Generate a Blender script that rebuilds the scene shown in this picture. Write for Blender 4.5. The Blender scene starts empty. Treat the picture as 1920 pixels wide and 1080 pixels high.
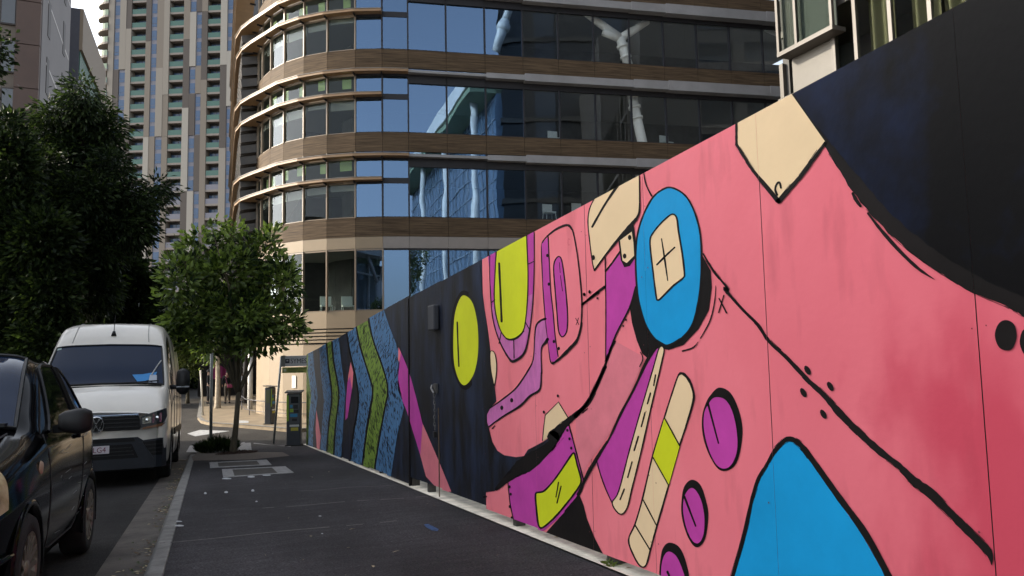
import bpy, math, random
from math import sin, cos, pi, radians, atan, tan, sqrt, hypot
from mathutils import Vector, Matrix, geometry, noise
SC = bpy.context.scene
COL = SC.collection
random.seed(7)
R = random.Random(11)

# ------------------------------------------------------------------ camera
F = 1350.0 / 1920.0                      # focal length in picture widths
HEAD, PITCH, ROLL = radians(22.848), radians(4.95), radians(1.15)
EYE = Vector((0, 0, 1.08))
G = 0.06237                              # downhill grade of the street
fwd = Vector((sin(HEAD) * cos(PITCH), cos(HEAD) * cos(PITCH), sin(PITCH)))
r0 = Vector((cos(HEAD), -sin(HEAD), 0)); u0 = r0.cross(fwd)
rgt = r0 * cos(ROLL) - u0 * sin(ROLL); upv = rgt.cross(fwd)
cam = bpy.data.cameras.new('camera'); camo = bpy.data.objects.new('camera', cam); COL.objects.link(camo)
cam.sensor_width = 36; cam.lens = 36 * F; cam.clip_start = 0.05; cam.clip_end = 3000
m = Matrix((rgt, upv, -fwd)).transposed().to_4x4(); m.translation = EYE
camo.matrix_world = m
SC.camera = camo

# ------------------------------------------------------------------ light
SUN_AZ, SUN_EL = radians(-62), radians(25)
w = bpy.data.worlds.new('World'); SC.world = w; w.use_nodes = True
nt = w.node_tree; bg = nt.nodes['Background']
sky = nt.nodes.new('ShaderNodeTexSky'); sky.sky_type = 'NISHITA'; sky.sun_disc = False
sky.sun_elevation = SUN_EL; sky.sun_rotation = SUN_AZ; sky.air_density = 1.0; sky.dust_density = 2.5; sky.ozone_density = 1.0
hs = nt.nodes.new('ShaderNodeHueSaturation'); hs.inputs['Saturation'].default_value = 0.38
nt.links.new(sky.outputs[0], hs.inputs['Color']); nt.links.new(hs.outputs[0], bg.inputs[0])
bg.inputs[1].default_value = 0.15
sd = Vector((sin(SUN_AZ) * cos(SUN_EL), cos(SUN_AZ) * cos(SUN_EL), sin(SUN_EL)))
sl = bpy.data.lights.new('sun', 'SUN'); sl.energy = 2.0; sl.angle = radians(0.6); sl.color = (1.0, 0.86, 0.66)
so = bpy.data.objects.new('sun', sl); COL.objects.link(so); so.location = sd * 60
so.rotation_euler = (-sd).to_track_quat('-Z', 'Y').to_euler()
SC.view_settings.view_transform = 'Standard'; SC.view_settings.look = 'None'
SC.view_settings.exposure = 1.78; SC.view_settings.gamma = 1

# ------------------------------------------------------------------ helpers
def ray(px, py):                         # photograph pixel (1920 wide) -> direction
    return fwd + rgt * ((px - 960) / 1350) + upv * ((540 - py) / 1350)
def gz(y):                               # height of the ground along the street
    if y < 20: return -G * y
    t = min(y - 20, 3.6)
    return -G * 20 - G * (t - t * t / 7.2)
ZF = gz(30)
def onground(px, py, dz=0.0):
    d = ray(px, py); t = (EYE.z - dz) / -(d.z + G * d.y)
    p = EYE + d * t
    if p.y > 20: return onflat(px, py, ZF + dz)
    return p
def onflat(px, py, z):
    d = ray(px, py); return EYE + d * ((z - EYE.z) / d.z)
def ony(px, py, y):
    d = ray(px, py); return EYE + d * (y / d.y)

def S(r, g, b):                          # srgb 0..255 -> linear
    f = lambda c: c / 12.92 if c <= 0.04045 else ((c + 0.055) / 1.055) ** 2.4
    return (f(r / 255), f(g / 255), f(b / 255), 1)
MATS = {}
def mat(name, c, rough=0.6, metal=0.0, var=0.0, vs=3.0, bump=0.0, bs=40.0, spec=0.5, stretch=(1, 1, 1), c2=None, coat=0.0, detail=5, lo=.35, hi=.65):
    if name in MATS: return MATS[name]
    M = bpy.data.materials.new(name); M.use_nodes = True; n = M.node_tree.nodes; L = M.node_tree.links
    b = n['Principled BSDF']; c = tuple(c[:3]) + (1,)
    b.inputs['Base Color'].default_value = c; b.inputs['Roughness'].default_value = rough
    b.inputs['Metallic'].default_value = metal; b.inputs['Specular IOR Level'].default_value = spec
    b.inputs['Coat Weight'].default_value = coat; b.inputs['Coat Roughness'].default_value = 0.04
    if var or bump or c2:
        tc = n.new('ShaderNodeTexCoord'); mp = n.new('ShaderNodeMapping'); mp.inputs['Scale'].default_value = stretch
        L.new(tc.outputs['Object'], mp.inputs[0])
    if var or c2:
        t = n.new('ShaderNodeTexNoise'); t.inputs['Scale'].default_value = vs; t.inputs['Detail'].default_value = detail
        t.inputs['Roughness'].default_value = 0.65
        L.new(mp.outputs[0], t.inputs['Vector'])
        cr = n.new('ShaderNodeValToRGB'); e = cr.color_ramp.elements
        e[0].position = lo; e[1].position = hi
        e[0].color = tuple(x * (1 - var) for x in c[:3]) + (1,)
        e[1].color = tuple(c2[:3]) + (1,) if c2 else tuple(min(1, x * (1 + var)) for x in c[:3]) + (1,)
        L.new(t.outputs['Fac'], cr.inputs[0]); L.new(cr.outputs[0], b.inputs['Base Color'])
    if bump:
        t2 = n.new('ShaderNodeTexNoise'); t2.inputs['Scale'].default_value = bs; t2.inputs['Detail'].default_value = 4
        L.new(mp.outputs[0], t2.inputs['Vector'])
        bp = n.new('ShaderNodeBump'); bp.inputs['Strength'].default_value = bump; bp.inputs['Distance'].default_value = 0.02
        L.new(t2.outputs['Fac'], bp.inputs['Height']); L.new(bp.outputs[0], b.inputs['Normal'])
    MATS[name] = M; return M
def glass(name, tint, refl, boost, wob=0.0, rough=0.0):
    M = bpy.data.materials.new(name); M.use_nodes = True; n = M.node_tree.nodes; L = M.node_tree.links
    for x in list(n): n.remove(x)
    o = n.new('ShaderNodeOutputMaterial'); mx = n.new('ShaderNodeMixShader')
    tr = n.new('ShaderNodeBsdfTransparent'); tr.inputs[0].default_value = tint + (1,)
    gl = n.new('ShaderNodeBsdfGlossy'); gl.inputs['Color'].default_value = refl + (1,); gl.inputs['Roughness'].default_value = rough
    fr = n.new('ShaderNodeFresnel'); fr.inputs['IOR'].default_value = 1.5
    ad = n.new('ShaderNodeMath'); ad.operation = 'ADD'; ad.use_clamp = True; ad.inputs[1].default_value = boost
    ge = n.new('ShaderNodeNewGeometry'); sb = n.new('ShaderNodeMath'); sb.operation = 'SUBTRACT'; sb.inputs[0].default_value = 1; L.new(ge.outputs['Backfacing'], sb.inputs[1])
    ml = n.new('ShaderNodeMath'); ml.operation = 'MULTIPLY'; L.new(ad.outputs[0], ml.inputs[0]); L.new(sb.outputs[0], ml.inputs[1])   # reflect on the outer face only
    L.new(fr.outputs[0], ad.inputs[0]); L.new(ml.outputs[0], mx.inputs[0])
    L.new(tr.outputs[0], mx.inputs[1]); L.new(gl.outputs[0], mx.inputs[2]); L.new(mx.outputs[0], o.inputs[0])
    if wob:
        tc = n.new('ShaderNodeTexCoord'); t = n.new('ShaderNodeTexNoise'); t.inputs['Scale'].default_value = 0.9; t.inputs['Detail'].default_value = 1
        L.new(tc.outputs['Object'], t.inputs['Vector'])
        bp = n.new('ShaderNodeBump'); bp.inputs['Strength'].default_value = wob; bp.inputs['Distance'].default_value = 0.05
        L.new(t.outputs['Fac'], bp.inputs['Height']); L.new(bp.outputs[0], gl.inputs['Normal']); L.new(bp.outputs[0], fr.inputs['Normal'])
    MATS[name] = M; return M
def leafmat(name, c, tr=0.35, spec=.4):
    M = bpy.data.materials.new(name); M.use_nodes = True; n = M.node_tree.nodes; L = M.node_tree.links
    b = n['Principled BSDF']; b.inputs['Base Color'].default_value = tuple(c) + (1,); b.inputs['Roughness'].default_value = 0.45; b.inputs['Specular IOR Level'].default_value = spec
    t = n.new('ShaderNodeBsdfTranslucent'); t.inputs[0].default_value = (c[0] * 1.5, c[1] * 1.6, c[2] * .8, 1)
    mx = n.new('ShaderNodeMixShader'); mx.inputs[0].default_value = tr
    L.new(b.outputs[0], mx.inputs[1]); L.new(t.outputs[0], mx.inputs[2]); L.new(mx.outputs[0], n['Material Output'].inputs[0])
    MATS[name] = M; return M

ORG = {}
def thing(name, label, cat, loc=(0, 0, 0), group=None, local=False, rot=(0, 0, 0)):
    o = bpy.data.objects.new(name, None); COL.objects.link(o); o.location = loc; o.rotation_euler = rot
    o.empty_display_size = .3
    o['label'] = label; o['category'] = cat
    if group: o['group'] = group
    ORG[o.name] = Vector((0, 0, 0)) if local else Vector(loc)
    return o
def link(name, me, parent=None, org=None):
    o = bpy.data.objects.new(name, me); COL.objects.link(o)
    if parent is not None:
        o.parent = parent; ORG[o.name] = ORG[parent.name].copy()
    else:
        ORG[o.name] = Vector(org) if org is not None else Vector((0, 0, 0)); o.location = ORG[o.name]
    return o
class MB:
    def __init__(s): s.v = []; s.f = []; s.m = []
    def add(s, vs, fs, m=0):
        k = len(s.v); s.v += [tuple(v) for v in vs]
        for f in fs: s.f.append(tuple(i + k for i in f)); s.m.append(m)
        return s
    def box(s, x0, x1, y0, y1, z0, z1, m=0):
        return s.add([(x0, y0, z0), (x1, y0, z0), (x1, y1, z0), (x0, y1, z0), (x0, y0, z1), (x1, y0, z1), (x1, y1, z1), (x0, y1, z1)],
                     [(0, 3, 2, 1), (4, 5, 6, 7), (0, 1, 5, 4), (1, 2, 6, 5), (2, 3, 7, 6), (3, 0, 4, 7)], m)
    def ob(s, c, a, b, d, m=0):          # oriented box: centre and three half axes
        c, a, b, d = Vector(c), Vector(a), Vector(b), Vector(d)
        if a.cross(b).dot(d) < 0: a = -a
        vs = [c - a - b - d, c + a - b - d, c + a + b - d, c - a + b - d, c - a - b + d, c + a - b + d, c + a + b + d, c - a + b + d]
        return s.add(vs, [(0, 3, 2, 1), (4, 5, 6, 7), (0, 1, 5, 4), (1, 2, 6, 5), (2, 3, 7, 6), (3, 0, 4, 7)], m)
    def beam(s, p, q, w, h, up=(0, 0, 1), m=0):
        p, q = Vector(p), Vector(q); d = q - p; sx = d.cross(Vector(up)).normalized(); u = sx.cross(d).normalized()
        return s.ob((p + q) / 2, d / 2, sx * w / 2, u * h / 2, m)
    def prism(s, pts, off, m=0):         # closed polygon extruded by a vector
        pts = [Vector(p) for p in pts]; off = Vector(off); n = len(pts)
        nn = geometry.normal(pts) if n > 2 else Vector((0, 0, 1))
        if nn.dot(off) > 0: pts = pts[::-1]
        vs = pts + [p + off for p in pts]
        tri = geometry.tessellate_polygon([pts])
        fs = []
        for t in tri:
            a, b, c = t
            nv = (pts[b] - pts[a]).cross(pts[c] - pts[a])
            if nv.dot(off) > 0: a, b, c = c, b, a
            fs += [(a, b, c), (c + n, b + n, a + n)]
        fs += [(i, i + n, (i + 1) % n + n, (i + 1) % n) for i in range(n)]
        return s.add(vs, fs, m)
    def sheet(s, pts, m=0, nrm=None):
        pts = [Vector(p) for p in pts]
        fs = []
        for t in geometry.tessellate_polygon([pts]):
            a, b, c = t; nv = (pts[b] - pts[a]).cross(pts[c] - pts[a])
            if nv.length < 1e-9: continue
            if nrm is not None and nv.dot(Vector(nrm)) < 0: a, b, c = c, b, a
            fs.append((a, b, c))
        return s.add(pts, fs, m)
    def tube(s, pts, r, n=8, m=0, caps=True, sx=1.0):
        pts = [Vector(p) for p in pts]; rr = r if isinstance(r, (list, tuple)) else [r] * len(pts)
        k = len(s.v); prev = None
        for i, p in enumerate(pts):
            d = (pts[min(i + 1, len(pts) - 1)] - pts[max(i - 1, 0)]).normalized()
            a = d.cross(Vector((0, 0, 1)) if abs(d.z) < .95 else Vector((0, 1, 0))).normalized() if prev is None else (prev - d * prev.dot(d)).normalized()
            prev = a; b = d.cross(a)
            for j in range(n):
                t = 2 * pi * j / n; s.v.append(tuple(p + (a * cos(t) * sx + b * sin(t)) * rr[i]))
        for i in range(len(pts) - 1):
            for j in range(n):
                s.f.append((k + i * n + j, k + i * n + (j + 1) % n, k + (i + 1) * n + (j + 1) % n, k + (i + 1) * n + j)); s.m.append(m)
        if caps:
            s.f.append(tuple(k + j for j in range(n))[::-1]); s.m.append(m)
            e = k + (len(pts) - 1) * n; s.f.append(tuple(e + j for j in range(n))); s.m.append(m)
        return s
    def lathe(s, prof, c, axis='z', n=20, m=0):   # prof: (radius, height)
        k = len(s.v); c = Vector(c)
        for r_, h in prof:
            for j in range(n):
                t = 2 * pi * j / n; a, b = r_ * cos(t), r_ * sin(t)
                s.v.append(tuple(c + (Vector((a, b, h)) if axis == 'z' else Vector((h, a, b)) if axis == 'x' else Vector((b, h, a)))))
        for i in range(len(prof) - 1):
            for j in range(n):
                s.f.append((k + i * n + j, k + i * n + (j + 1) % n, k + (i + 1) * n + (j + 1) % n, k + (i + 1) * n + j)); s.m.append(m)
        return s
    def mesh(s, name, mats, org, smooth=False):
        me = bpy.data.meshes.new(name); o = Vector(org)
        me.from_pydata([tuple(Vector(v) - o) for v in s.v], [], s.f)
        for mm in (mats if isinstance(mats, (list, tuple)) else [mats]): me.materials.append(mm)
        if any(s.m): me.polygons.foreach_set('material_index', s.m)
        if smooth: me.polygons.foreach_set('use_smooth', [True] * len(me.polygons))
        me.update(); return me
    def build(s, name, mats, parent=None, smooth=False, org=None, kind=None, label=None, bevel=0):
        o0 = ORG[parent.name] if parent is not None else Vector(org if org is not None else (0, 0, 0))
        o = link(name, s.mesh(name, mats, o0, smooth), parent, o0)
        if kind: o['kind'] = kind
        if label: o['label'] = label
        if bevel:
            b = o.modifiers.new('bevel', 'BEVEL'); b.width = bevel; b.segments = 2; b.limit_method = 'ANGLE'; b.angle_limit = radians(40)
        return o
def tag(o, label, cat, group=None):
    o['label'] = label; o['category'] = cat
    if group: o['group'] = group
    return o
def copy_tree(o, parent=None):
    c = o.copy(); COL.objects.link(c)
    if parent is not None: c.parent = parent
    for ch in list(o.children): copy_tree(ch, c)
    return c
def smooth_loop(pts, closed=True, k=5):
    n = len(pts); out = []
    for i in range(n if closed else n - 1):
        g = lambda j: pts[j % n] if closed else pts[max(0, min(n - 1, j))]
        p0, p1, p2, p3 = g(i - 1), g(i), g(i + 1), g(i + 2)
        for q in range(k):
            t = q / k
            out.append(tuple(.5 * (2 * b + (c - a) * t + (2 * a - 5 * b + 4 * c - d) * t * t + (3 * b - a - 3 * c + d) * t ** 3) for a, b, c, d in zip(p0, p1, p2, p3)))
    if not closed: out.append(tuple(pts[-1]))
    return out
def text_mesh(txt, size, depth=0.002):
    cu = bpy.data.curves.new('lettering', 'FONT'); cu.body = txt; cu.size = size; cu.extrude = depth; cu.align_x = 'LEFT'; cu.resolution_u = 3
    o = bpy.data.objects.new('lettering', cu); COL.objects.link(o)
    dg = bpy.context.evaluated_depsgraph_get(); me = bpy.data.meshes.new_from_object(o.evaluated_get(dg))
    bpy.data.objects.remove(o); bpy.data.curves.remove(cu); return me

# ------------------------------------------------------------------ materials
def asphalt_mat(name, c, k):
    M = bpy.data.materials.new(name); M.use_nodes = True; n = M.node_tree.nodes; L = M.node_tree.links
    b = n['Principled BSDF']; b.inputs['Roughness'].default_value = .9; b.inputs['Specular IOR Level'].default_value = .25
    tc = n.new('ShaderNodeTexCoord')
    def noise(sc, det, stretch=None):
        t = n.new('ShaderNodeTexNoise'); t.inputs['Scale'].default_value = sc; t.inputs['Detail'].default_value = det
        if stretch:
            mp = n.new('ShaderNodeMapping'); mp.inputs['Scale'].default_value = stretch; mp.inputs['Rotation'].default_value = (0, 0, .12); L.new(tc.outputs['Object'], mp.inputs[0]); L.new(mp.outputs[0], t.inputs['Vector'])
        else: L.new(tc.outputs['Object'], t.inputs['Vector'])
        return t
    def ramp(t, p0, p1, c0, c1):
        r = n.new('ShaderNodeValToRGB'); e = r.color_ramp.elements; e[0].position = p0; e[1].position = p1; e[0].color = (c0, c0, c0, 1); e[1].color = (c1, c1, c1, 1); L.new(t.outputs['Fac'], r.inputs[0]); return r
    def mul(a, bb):
        m_ = n.new('ShaderNodeMix'); m_.data_type = 'RGBA'; m_.blend_type = 'MULTIPLY'; m_.inputs[0].default_value = 1; L.new(a, m_.inputs[6]); L.new(bb, m_.inputs[7]); return m_.outputs[2]
    big = ramp(noise(.9, 6, (1, .35, 1)), .35, .68, .6, 1.55); mid = ramp(noise(7, 8, (.35, 1.8, 1)), .38, .66, .84, 1.18); fine = ramp(noise(75, 3), .32, .70, .40, 1.9); spk = ramp(noise(48, 1), .70, .76, 1.0, 2.4)
    base = n.new('ShaderNodeRGB'); base.outputs[0].default_value = tuple(c) + (1,)
    o = mul(mul(mul(mul(base.outputs[0], big.outputs[0]), mid.outputs[0]), fine.outputs[0]), spk.outputs[0]); L.new(o, b.inputs['Base Color'])
    bp = n.new('ShaderNodeBump'); bp.inputs['Strength'].default_value = k; bp.inputs['Distance'].default_value = .008
    L.new(noise(150, 2).outputs['Fac'], bp.inputs['Height']); L.new(bp.outputs[0], b.inputs['Normal'])
    MATS[name] = M; return M
asphalt = asphalt_mat('asphalt', (.020, .0185, .0175), .6)
path_asphalt = asphalt_mat('path_asphalt', (.0245, .0228, .0248), .7)
concrete = mat('concrete', (.34, .31, .27), .85, var=.25, vs=5, bump=.2, bs=60)
kerbm = mat('kerb_concrete', (.15, .145, .135), .85, var=.3, vs=7, bump=.25, bs=70)
gutterm = mat('gutter_concrete', (.075, .064, .055), .9, var=.35, vs=3, bump=.3, bs=70)
pale = mat('pale_concrete', (.70, .64, .53), .85, var=.28, vs=5, bump=.15, bs=50)  # whitened so the slab looks sunlit though it lies in shade
paving = mat('sunny_paving', (.19, .147, .094), .85, var=.2, vs=2, bump=.15, bs=50)
earth = mat('earth', (.16, .14, .11), .95, var=.4, vs=.6)
whitepaint = mat('white_road_paint', (.34, .35, .36), .7, var=.3, vs=12)
worn = mat('worn_concrete', (.19, .185, .18), .85, var=.3, vs=14)
brownpit = mat('brown_pit_cover', (.034, .030, .026), .9, var=.3, vs=10)
tanstrip = mat('exposed_aggregate', (.10, .08, .065), .9, var=.35, vs=30, bump=.4, bs=120)

# ------------------------------------------------------------------ ground
def ribbon(x0, x1, ys, dz, mb=None, m=0):
    mb = mb or MB(); k = len(mb.v)
    for y in ys:
        a = x0(y) if callable(x0) else x0; b = x1(y) if callable(x1) else x1
        mb.v += [(a, y, gz(y) + dz), (b, y, gz(y) + dz)]
    for i in range(len(ys) - 1):
        mb.f.append((k + 2 * i, k + 2 * i + 1, k + 2 * i + 3, k + 2 * i + 2)); mb.m.append(m)
    return mb
def yr(a, b, s): n = max(1, int(round((b - a) / s))); return [a + (b - a) * i / n for i in range(n + 1)]
YS = yr(-60, 20, 4) + yr(20.3, 23.6, .3) + [40, 80, 200, 900]
ribbon(-700, 700, YS, -.22).build('ground', earth, kind='structure')
RY = yr(-40, 20, 1) + yr(20.3, 23.6, .3) + [30, 60, 140]
ribbon(-8.0, lambda y: 40 if y > 19.9 else -.36, RY, -.12).build('road', asphalt, kind='structure')
PY = yr(-14, 19.8, .4)
XE = 2.235                               # where asphalt meets the pale slab at the wall
ribbon(-.25, XE, PY, 0).build('footpath', path_asphalt, kind='structure')
# kerb: stones along the footpath with joints, then the return on the corner
def kerb_stone(y0, y1):
    b = MB(); e = .006
    b.v = [(-.38, y0 + e, gz(y0) - .2), (-.252, y0 + e, gz(y0) - .2), (-.252, y0 + e, gz(y0) + .004), (-.355, y0 + e, gz(y0) + .002), (-.38, y0 + e, gz(y0) - .03),
           (-.38, y1 - e, gz(y1) - .2), (-.252, y1 - e, gz(y1) - .2), (-.252, y1 - e, gz(y1) + .004), (-.355, y1 - e, gz(y1) + .002), (-.38, y1 - e, gz(y1) - .03)]
    b.f = [(0, 1, 2, 3, 4), (9, 8, 7, 6, 5)] + [(i, i + 5, (i + 1) % 5 + 5, (i + 1) % 5) for i in range(5)]
    b.m = [0] * 7
    return b
kerb = MB().box(-.379, -.27, -14, 18, -1.6, -1.5).build('kerb', kerbm, kind='structure')
yy = -14
while yy < 17.9:
    kerb_stone(yy, min(yy + 2.4, 18.2)).build('kerb_stone', kerbm, kerb, bevel=.012); yy += 2.4
ribbon(-.74, -.382, yr(-14, 18.6, 1), -.112).build('gutter', gutterm, kind='structure')
# slab under and behind the hoarding, its pale colour standing for sunlight
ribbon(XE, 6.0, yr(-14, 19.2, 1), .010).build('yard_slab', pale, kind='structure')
ribbon(6.0, 40, yr(-14, 19.2, 1), .004).build('yard_ground', mat('yard_gravel', (.36, .31, .25), .95, var=.3, vs=4), kind='structure')
# tree pit apron, pit surrounds on the footpath, corner kerb return
def gpoly(name, pix, m, dz, parent=None, kind='structure', label=None):
    pts = [onground(*p) for p in pix]
    b = MB(); b.sheet([(p.x, p.y, gz(p.y) + dz) for p in pts], nrm=(0, 0, 1))
    return b.build(name, m, parent, kind=kind if parent is None else None, label=label)
gpoly('aggregate_strip', [(359, 857), (372, 848), (530, 848), (543, 855), (470, 862), (362, 864)], tanstrip, .004)
gpoly('corner_concrete', [(349, 848), (356, 838), (470, 833), (472, 846), (372, 848)], worn, .004)
gpoly('corner_concrete', [(446, 848), (462, 838), (452, 833), (458, 831), (474, 846), (470, 848)], worn, .006)
gpoly('path_kerb', [(475, 836), (476, 833.5), (517, 835.5), (545, 836), (545, 838)], worn, .004)
def pit(name, outer, lw, rw, th, label):
    P = [onground(*p) for p in outer]    # tl, tr, br, bl
    P = [Vector((p.x, p.y, 0)) for p in P]
    L = lambda u, v: (P[0] * (1 - u) + P[1] * u) * (1 - v) + (P[3] * (1 - u) + P[2] * u) * v
    z = lambda p, d: (p.x, p.y, gz(p.y) + d)
    t = thing(name, label, 'pit cover', tuple(z(L(.5, .5), 0)), 'pit covers set in the footpath')
    MB().sheet([z(L(u, v), .004) for u, v in ((lw, th), (1 - rw, th), (1 - rw, 1 - th), (lw, 1 - th))], nrm=(0, 0, 1)).build('cover', brownpit, t)
    for uv in (((0, 0), (lw, 0), (lw, 1), (0, 1)), ((1 - rw, 0), (1, 0), (1, 1), (1 - rw, 1)), ((lw, 0), (1 - rw, 0), (1 - rw, th), (lw, th)), ((lw, 1 - th), (1 - rw, 1 - th), (1 - rw, 1), (lw, 1))):
        MB().prism([z(L(*q), .001) for q in uv], (0, 0, .007)).build('surround', worn, t)
pit('pit_cover', [(416, 880.5), (535, 875), (551, 887), (418.5, 896)], .16, .22, .10, 'wide pit cover with chalk marks below it, nearest on the footpath')
pit('pit_cover', [(392.6, 867.5), (500, 862.4), (509.2, 872), (394, 878)], .14, .18, .12, 'pit cover in pale concrete edging, nearer the tree')
CHALK = ['long white chalk dash under the near corner of the pit cover', 'white chalk dash under the middle of the pit cover', 'white chalk dash under the right half of the pit cover', 'leftmost of the three white chalk dots past the pit cover', 'middle of the three white chalk dots past the pit cover', 'rightmost of the three white chalk dots past the pit cover',
         'pale fleck alone in the middle of the footpath', 'upper of two white chalk dashes beside the kerb', 'lower of two white chalk dashes beside the kerb', 'faint chalk fleck left of the blue mark', 'faint chalk fleck below and left of the blue mark']
for x, y, a, b in ((425, 897.5, 9, 1.5), (471, 894, 7, 2), (500, 891, 8, 1.6), (385, 925, 2.5, 2), (424, 923, 3.5, 2), (474, 920, 3, 2.2), (481, 940.5, 2.2, 1.3), (333, 978, 9, 1.3), (336, 986, 9, 1.6), (600, 968, 3, .8), (604, 1001, 2, 1)):
    wm = MB(); wm.sheet([(q.x, q.y, gz(q.y) + .003) for q in [onground(x + a * cos(t) * (1 + .3 * sin(3 * t)), y + b * sin(t)) for t in [i * pi / 4 for i in range(8)]]], nrm=(0, 0, 1))
    tag(wm.build('chalk_mark', whitepaint), CHALK.pop(0), 'paint mark', 'chalk marks on the footpath')
bm_ = MB().sheet([(q.x, q.y, gz(q.y) + .003) for q in [onground(*p) for p in ((795, 984), (803, 983), (823, 993), (820, 996), (809, 995), (799, 989))]], nrm=(0, 0, 1))
tag(bm_.build('blue_mark', mat('blue_mark_paint', (.015, .05, .14), .8, var=.5, vs=30)), 'small blue paint mark sprayed on the footpath', 'paint mark')
cr = MB()
for (x0, y0, x1, y1, wd) in ((300, 1019, 744, 976.5, .7), (492, 953, 802, 930.5, .55), (560, 921, 745, 909, .3)):
    n = 14
    for i in range(n):
        if R.random() < .12: continue
        f = lambda t, o: onground(x0 + (x1 - x0) * t, y0 + (y1 - y0) * t + o + .8 * sin(t * 9))
        q = [f(i / n, -wd), f((i + 1) / n, -wd), f((i + 1) / n, wd), f(i / n, wd)]
        cr.sheet([(p.x, p.y, gz(p.y) + .003) for p in q], nrm=(0, 0, 1))
cr.build('path_joint', mat('joint_dust', (.07, .066, .062), .9, var=.4, vs=20), kind='structure')
# far corner pavement with its kerb
FK = [onflat(*p, ZF) for p in ((370.5, 781), (377, 788), (398, 793), (450, 796), (501, 800), (548, 804))]
FK = [Vector((-.5, 140, ZF)), Vector((-.4, 45, ZF))] + FK + [Vector((10, FK[-1].y - 1.6, ZF)), Vector((45, FK[-1].y - 8, ZF))]
poly = [(p.x, p.y, ZF) for p in FK] + [(45, 140, ZF)]
MB().prism(poly, (0, 0, -.3)).build('far_pavement', paving, kind='structure')
fkb = MB()
for a, b in zip(FK[1:-1], FK[2:]):
    d = (b - a).normalized(); nx = Vector((-d.y, d.x, 0))
    if nx.y < 0: nx = -nx
    fkb.prism([a - nx * .02, b - nx * .02, b + nx * .14, a + nx * .14], (0, 0, .006))
fkb.build('far_kerb', kerbm, kind='structure')
# left pavement across the road
MB().prism([(-12, -40, 2.5 - .0), (-8, -40, 2.5), (-8, 19, gz(19)), (-12, 19, gz(19))], (0, 0, -.3)).build('left_pavement', concrete, kind='structure')
MB().box(-14, -8, 24, 140, ZF - .3, ZF + .0).build('left_pavement', concrete, kind='structure')
# white road arrow patch in the intersection and tactile tiles
p4 = [onflat(*p, ZF - .116) for p in ((351, 813), (375, 806), (431, 808), (366, 818))]
MB().sheet(p4, nrm=(0, 0, 1)).build('road_marking', whitepaint, kind='structure')
p4 = [onflat(*p, ZF + .008) for p in ((447, 793), (446, 788), (466, 789), (466, 793))]
MB().sheet(p4, nrm=(0, 0, 1)).build('tactile_paving', whitepaint, kind='structure')

# leaf litter in the gutter and on the path
lit = MB()
def litter(x, y, z, s, m):
    a = R.uniform(0, 6.3); t = R.uniform(-.4, .4); c, d = cos(a) * s, sin(a) * s
    lit.add([(x - c, y - d, z), (x + d * .4, y - c * .4, z + s * .25), (x + c, y + d, z + abs(t) * s), (x - d * .4, y + c * .4, z + s * .1)], [(0, 1, 2), (0, 2, 3)], m)
for i in range(1500):
    y = R.uniform(4.5, 18.3); k = sin(y * 2.1) + sin(y * 5.3 + 1)
    if k < R.uniform(-1.5, 1.6): continue
    x = -.385 - abs(R.gauss(0, .09)); litter(x, y, gz(y) - .108, R.uniform(.012, .03), R.choice((0, 0, 1, 2)))
for i in range(70):
    y = R.uniform(3.6, 17); x = R.uniform(-.2, 2.2); litter(x, y, gz(y) + .004, R.uniform(.006, .016), R.choice((0, 1, 1, 2)))
for p in ((742, 1037), (660, 994), (1045, 1010), (700, 1065), (1148, 1062), (1178, 1068)):
    q = onground(*p); litter(q.x, q.y, gz(q.y) + .008, .03, 1)
lit.build('leaf_litter', [mat('dry_leaf', (.10, .065, .035), .8), mat('pale_leaf', (.32, .26, .16), .8), mat('green_leaf', (.06, .08, .03), .8)], kind='stuff')

# ================================================================== hoarding with the mural
XW, TOP = 2.28, 2.29
SEAM = [-3.0, -1.2, .35, 1.56, 2.51, 3.45, 4.15, 5.0, 6.10, 7.40, 8.72, 9.95, 11.2, 12.45, 13.7, 14.95, 16.2, 17.5, 18.85]
BOT = [.06] * 7 + [.07, .10, .115, .03, .045, .03, .04, .02, .03, .02, .015]
TOPS = [TOP] * 9 + [TOP + .01, TOP + .035, TOP + .03, TOP, TOP - .02, TOP - .03, TOP - .02, TOP - .03, TOP - .03]
def wall_yz(px, py):
    d = ray(px, py); t = XW / d.x; p = EYE + d * t
    return (p.y, p.z + G * p.y)
CROP = {'m1': (820, 400, 3.6), 'm2': (820, 680, 2.7), 'm3': (1040, 300, 2.842), 'm4': (1080, 640, 2.456), 'm5': (1360, 640, 2.455),
        'm6': (1360, 160, 2.25), 'm7': (560, 540, 2.843), 'p': (0, 0, 1)}
def P(c, *pts): a, b, s = CROP[c]; return [(a + x / s, b + y / s) for x, y in pts]
def paintmat(name, c, var=.06, spec=.2, rough=.5, vs=1.6, stretch=(1, 1, 1), c2=None, lo=.3, hi=.7): return mat(name, c, rough, var=var, vs=vs, bump=.05, bs=22, spec=spec, stretch=stretch, c2=c2, lo=lo, hi=hi)
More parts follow.
